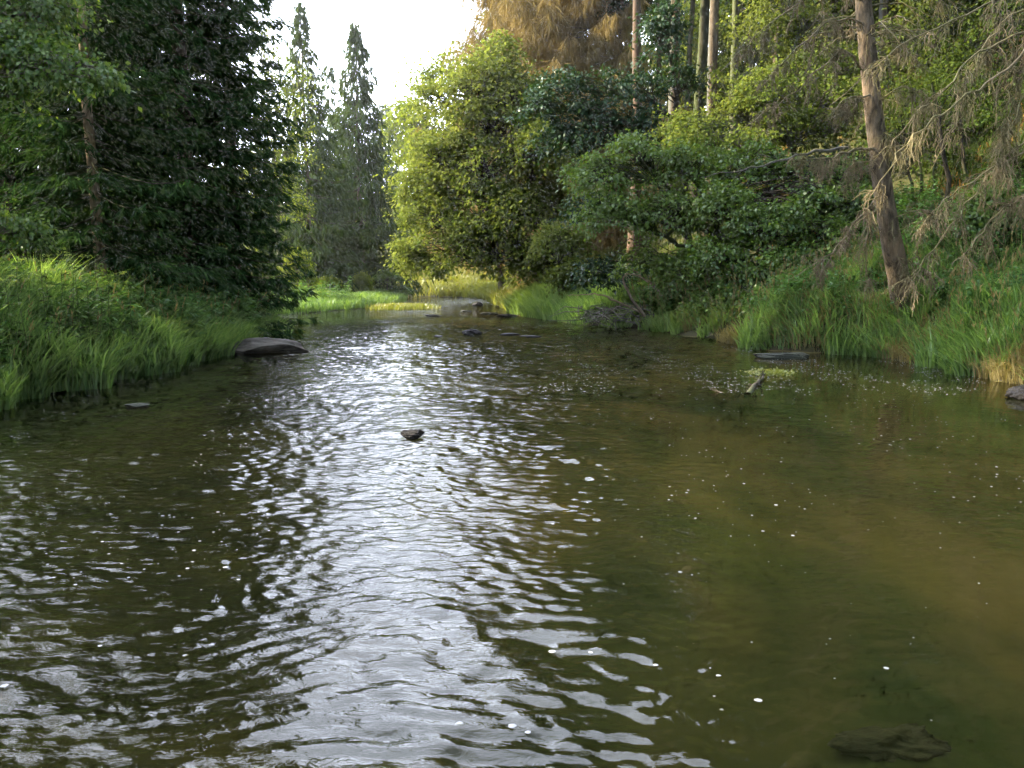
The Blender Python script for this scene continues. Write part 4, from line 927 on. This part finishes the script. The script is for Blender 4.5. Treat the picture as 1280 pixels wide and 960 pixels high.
def foam():
    rng = np.random.default_rng(500)
    m, nt = nmat('foam_bubbles')
    b = N(nt, 'ShaderNodeBsdfPrincipled'); b.inputs['Base Color'].default_value = (.28, .28, .27, 1); b.inputs['Roughness'].default_value = .5
    o = N(nt, 'ShaderNodeOutputMaterial'); L(nt, b.outputs[0], o.inputs[0])
    mb = MB()
    pts = []
    def cl(n, px0, px1, py0, py1, s0, s1):
        for _ in range(n):
            pts.append((rng.uniform(px0, px1), rng.uniform(py0, py1), rng.uniform(s0, s1) ** 1))
    pos_ = []
    def area(n, x0, x1, y0, y1, s0, s1, thr=.1, sd=1):
        n = int(n * 1.7); x = rng.uniform(x0, x1, n); y = rng.uniform(y0, y1, n); k = pnoise(x * 1.7, y * .4, 0, 1.6, sd) + .5 * pnoise(x * 5, y * 3, 0, 1.6, sd + 3) > thr + .15
        x, y = x[k], y[k]; s = rng.uniform(s0, s1, len(x)) * rng.uniform(.5, 1, len(x)); pos_.append(np.stack([x, y, s], 1))
    area(1500, -7.5, -1, 4, 12, .008, .024, .1); area(900, .2, 8, 4, 15, .008, .024, .05, 2); area(3000, -1, 8, 11, 19, .012, .034, .0, 3)
    area(900, -6, 4, 12, 22, .012, .03, .1, 4); area(50, 0, 4, 2.5, 6, .006, .014, -.5, 5); area(500, -2.5, 4, 5, 12, .01, .022, .1, 6)
    area(300, -5, 2, 22, 30, .02, .04, .2, 7)
    A = np.concatenate(pos_); A[:, 2] *= .62
    for px, py, s in [(820, 832, .013), (898, 845, .013), (1108, 836, .013), (902, 888, .01), (690, 815, .016), (738, 816, .012), (948, 876, .016), (574, 905, .016), (640, 908, .018), (660, 916, .012), (5, 858, .018), (125, 808, .012), (232, 820, .013)]:
        g = G(px, py); A = np.vstack([A, [g[0], g[1], s]])
    n = len(A); K = 8; an = np.arange(K) * 2 * PI / K
    el = rng.uniform(.5, 1, n)
    ring = np.stack([A[:, 0:1] + A[:, 2:3] * np.cos(an) * rng.uniform(.75, 1.15, (n, K)), A[:, 1:2] + (A[:, 2] * el)[:, None] * np.sin(an) * rng.uniform(.75, 1.15, (n, K)), np.full((n, K), .003)], -1)
    inner = ring.copy(); c = np.stack([A[:, 0], A[:, 1], A[:, 0] * 0], 1)[:, None]
    inner = c + (ring - c) * .5; inner[..., 2] = (.003 + A[:, 2] * .12)[:, None]
    V = np.concatenate([ring, inner], 1); idx = np.arange(n * 2 * K).reshape(n, 2 * K)
    a = idx[:, :K]; b_ = np.roll(a, -1, 1); d_ = idx[:, K:]; c_ = np.roll(d_, -1, 1)
    mb.add(V, np.stack([a, b_, c_, d_], -1).reshape(-1, 4))
    # caps (two quads + two)
    top = idx[:, K:]
    caps = np.concatenate([np.stack([top[:, 0], top[:, 1], top[:, 2], top[:, 3]], -1), np.stack([top[:, 0], top[:, 3], top[:, 4], top[:, 7]], -1), np.stack([top[:, 4], top[:, 5], top[:, 6], top[:, 7]], -1)])
    mb.f.append(caps.astype(np.int32))
    tag(mb.build('foam', m), 'small white foam bubbles drifting on the water', 'foam', kind='stuff')
foam()

def haze():
    m, nt = nmat('valley_haze')
    v = N(nt, 'ShaderNodeVolumePrincipled'); v.inputs['Density'].default_value = .0004; v.inputs['Color'].default_value = (.95, .97, 1, 1)
    v.inputs['Anisotropy'].default_value = .5
    o = N(nt, 'ShaderNodeOutputMaterial'); L(nt, v.outputs[0], o.inputs['Volume'])
    x0, x1, y0, y1, z0, z1 = -420, 420, -40, 560, -3, 130
    mb = MB(); mb.add([(x0, y0, z0), (x1, y0, z0), (x1, y1, z0), (x0, y1, z0), (x0, y0, z1), (x1, y0, z1), (x1, y1, z1), (x0, y1, z1)],
                      [(0, 3, 2, 1), (4, 5, 6, 7), (0, 1, 5, 4), (1, 2, 6, 5), (2, 3, 7, 6), (3, 0, 4, 7)])
    tag(mb.build('haze', m, smooth=False), 'thin pale evening haze hanging in the valley', 'haze', kind='stuff')
haze()
# ------------------------------------------------------------------ light
SUN_AZ, SUN_EL = -80.0, 31.0      # degrees clockwise from straight ahead; elevation
w = bpy.data.worlds.new('World'); scene.world = w; w.use_nodes = True
nt = w.node_tree; bg = nt.nodes['Background']
sky = nt.nodes.new('ShaderNodeTexSky'); sky.sky_type = 'NISHITA'; sky.sun_disc = False
sky.sun_elevation = R(SUN_EL); sky.sun_rotation = R(SUN_AZ); sky.dust_density = 3.0; sky.air_density = 1.0; sky.ozone_density = 1.0
tc = N(nt, 'ShaderNodeTexCoord'); sx = N(nt, 'ShaderNodeSeparateXYZ'); L(nt, tc.outputs['Generated'], sx.inputs[0])
# thin bright summer cloud, brightest on the sun's side of the sky
mpv = N(nt, 'ShaderNodeMapping'); mpv.inputs['Scale'].default_value = (1, 1, 2.2); L(nt, tc.outputs['Generated'], mpv.inputs['Vector'])
cov = ramp(nt, noise(nt, 2.4, 5, .55, mpv.outputs[0], .5), [(.34, .25), (.58, 1.)])
dp = N(nt, 'ShaderNodeVectorMath', operation='DOT_PRODUCT'); L(nt, tc.outputs['Generated'], dp.inputs[0]); dp.inputs[1].default_value = (-.42, .85, .32)
br = N(nt, 'ShaderNodeMapRange', interpolation_type='SMOOTHSTEP'); L(nt, dp.outputs['Value'], br.inputs[0])
for i_, v_ in ((1, -.2), (2, .95), (3, 0.), (4, 1.)): br.inputs[i_].default_value = v_
clr = ramp(nt, br.outputs[0], [(0., (.07, .08, .095)), (.45, (.22, .23, .25)), (1., (1.15, 1.15, 1.17))])
clr2 = mixc(nt, 1.0, clr, (19., 20.5, 23.5), 'MULTIPLY')
cf = math_(nt, 'MULTIPLY', cov, .85)
skc = mixc(nt, cf, sky.outputs[0], clr2)
nt.links.new(skc, bg.inputs[0]); bg.inputs[1].default_value = .15
sd = bpy.data.lights.new('sun', 'SUN'); sd.energy = 5.0; sd.angle = R(.6); sd.color = (1, .86, .62)
so = bpy.data.objects.new('sun', sd); COL.objects.link(so)
dirv = Vector((math.sin(R(SUN_AZ)) * math.cos(R(SUN_EL)), math.cos(R(SUN_AZ)) * math.cos(R(SUN_EL)), math.sin(R(SUN_EL))))
so.rotation_euler = dirv.to_track_quat('Z', 'Y').to_euler()
so.location = (-30, 20, 40)

cd = bpy.data.cameras.new('camera'); cam = bpy.data.objects.new('camera', cd); COL.objects.link(cam)
cam.location = (0, 0, CAMH); cam.rotation_euler = (R(90 - PITCH), 0, 0)
cd.sensor_width = 36; cd.lens = 36 * FPX / 1280; cd.clip_end = 2000; cd.clip_start = .05
scene.camera = cam
scene.view_settings.view_transform = 'Standard'; scene.view_settings.look = 'None'
scene.view_settings.exposure = 2.15; scene.view_settings.gamma = 1
scene.cycles.use_denoising = True
scene.cycles.max_bounces = 4; scene.cycles.diffuse_bounces = 2; scene.cycles.glossy_bounces = 2; scene.cycles.transparent_max_bounces = 6
scene.cycles.use_adaptive_sampling = True; scene.cycles.adaptive_threshold = .03; scene.cycles.adaptive_min_samples = 12
scene.cycles.transmission_bounces = 3
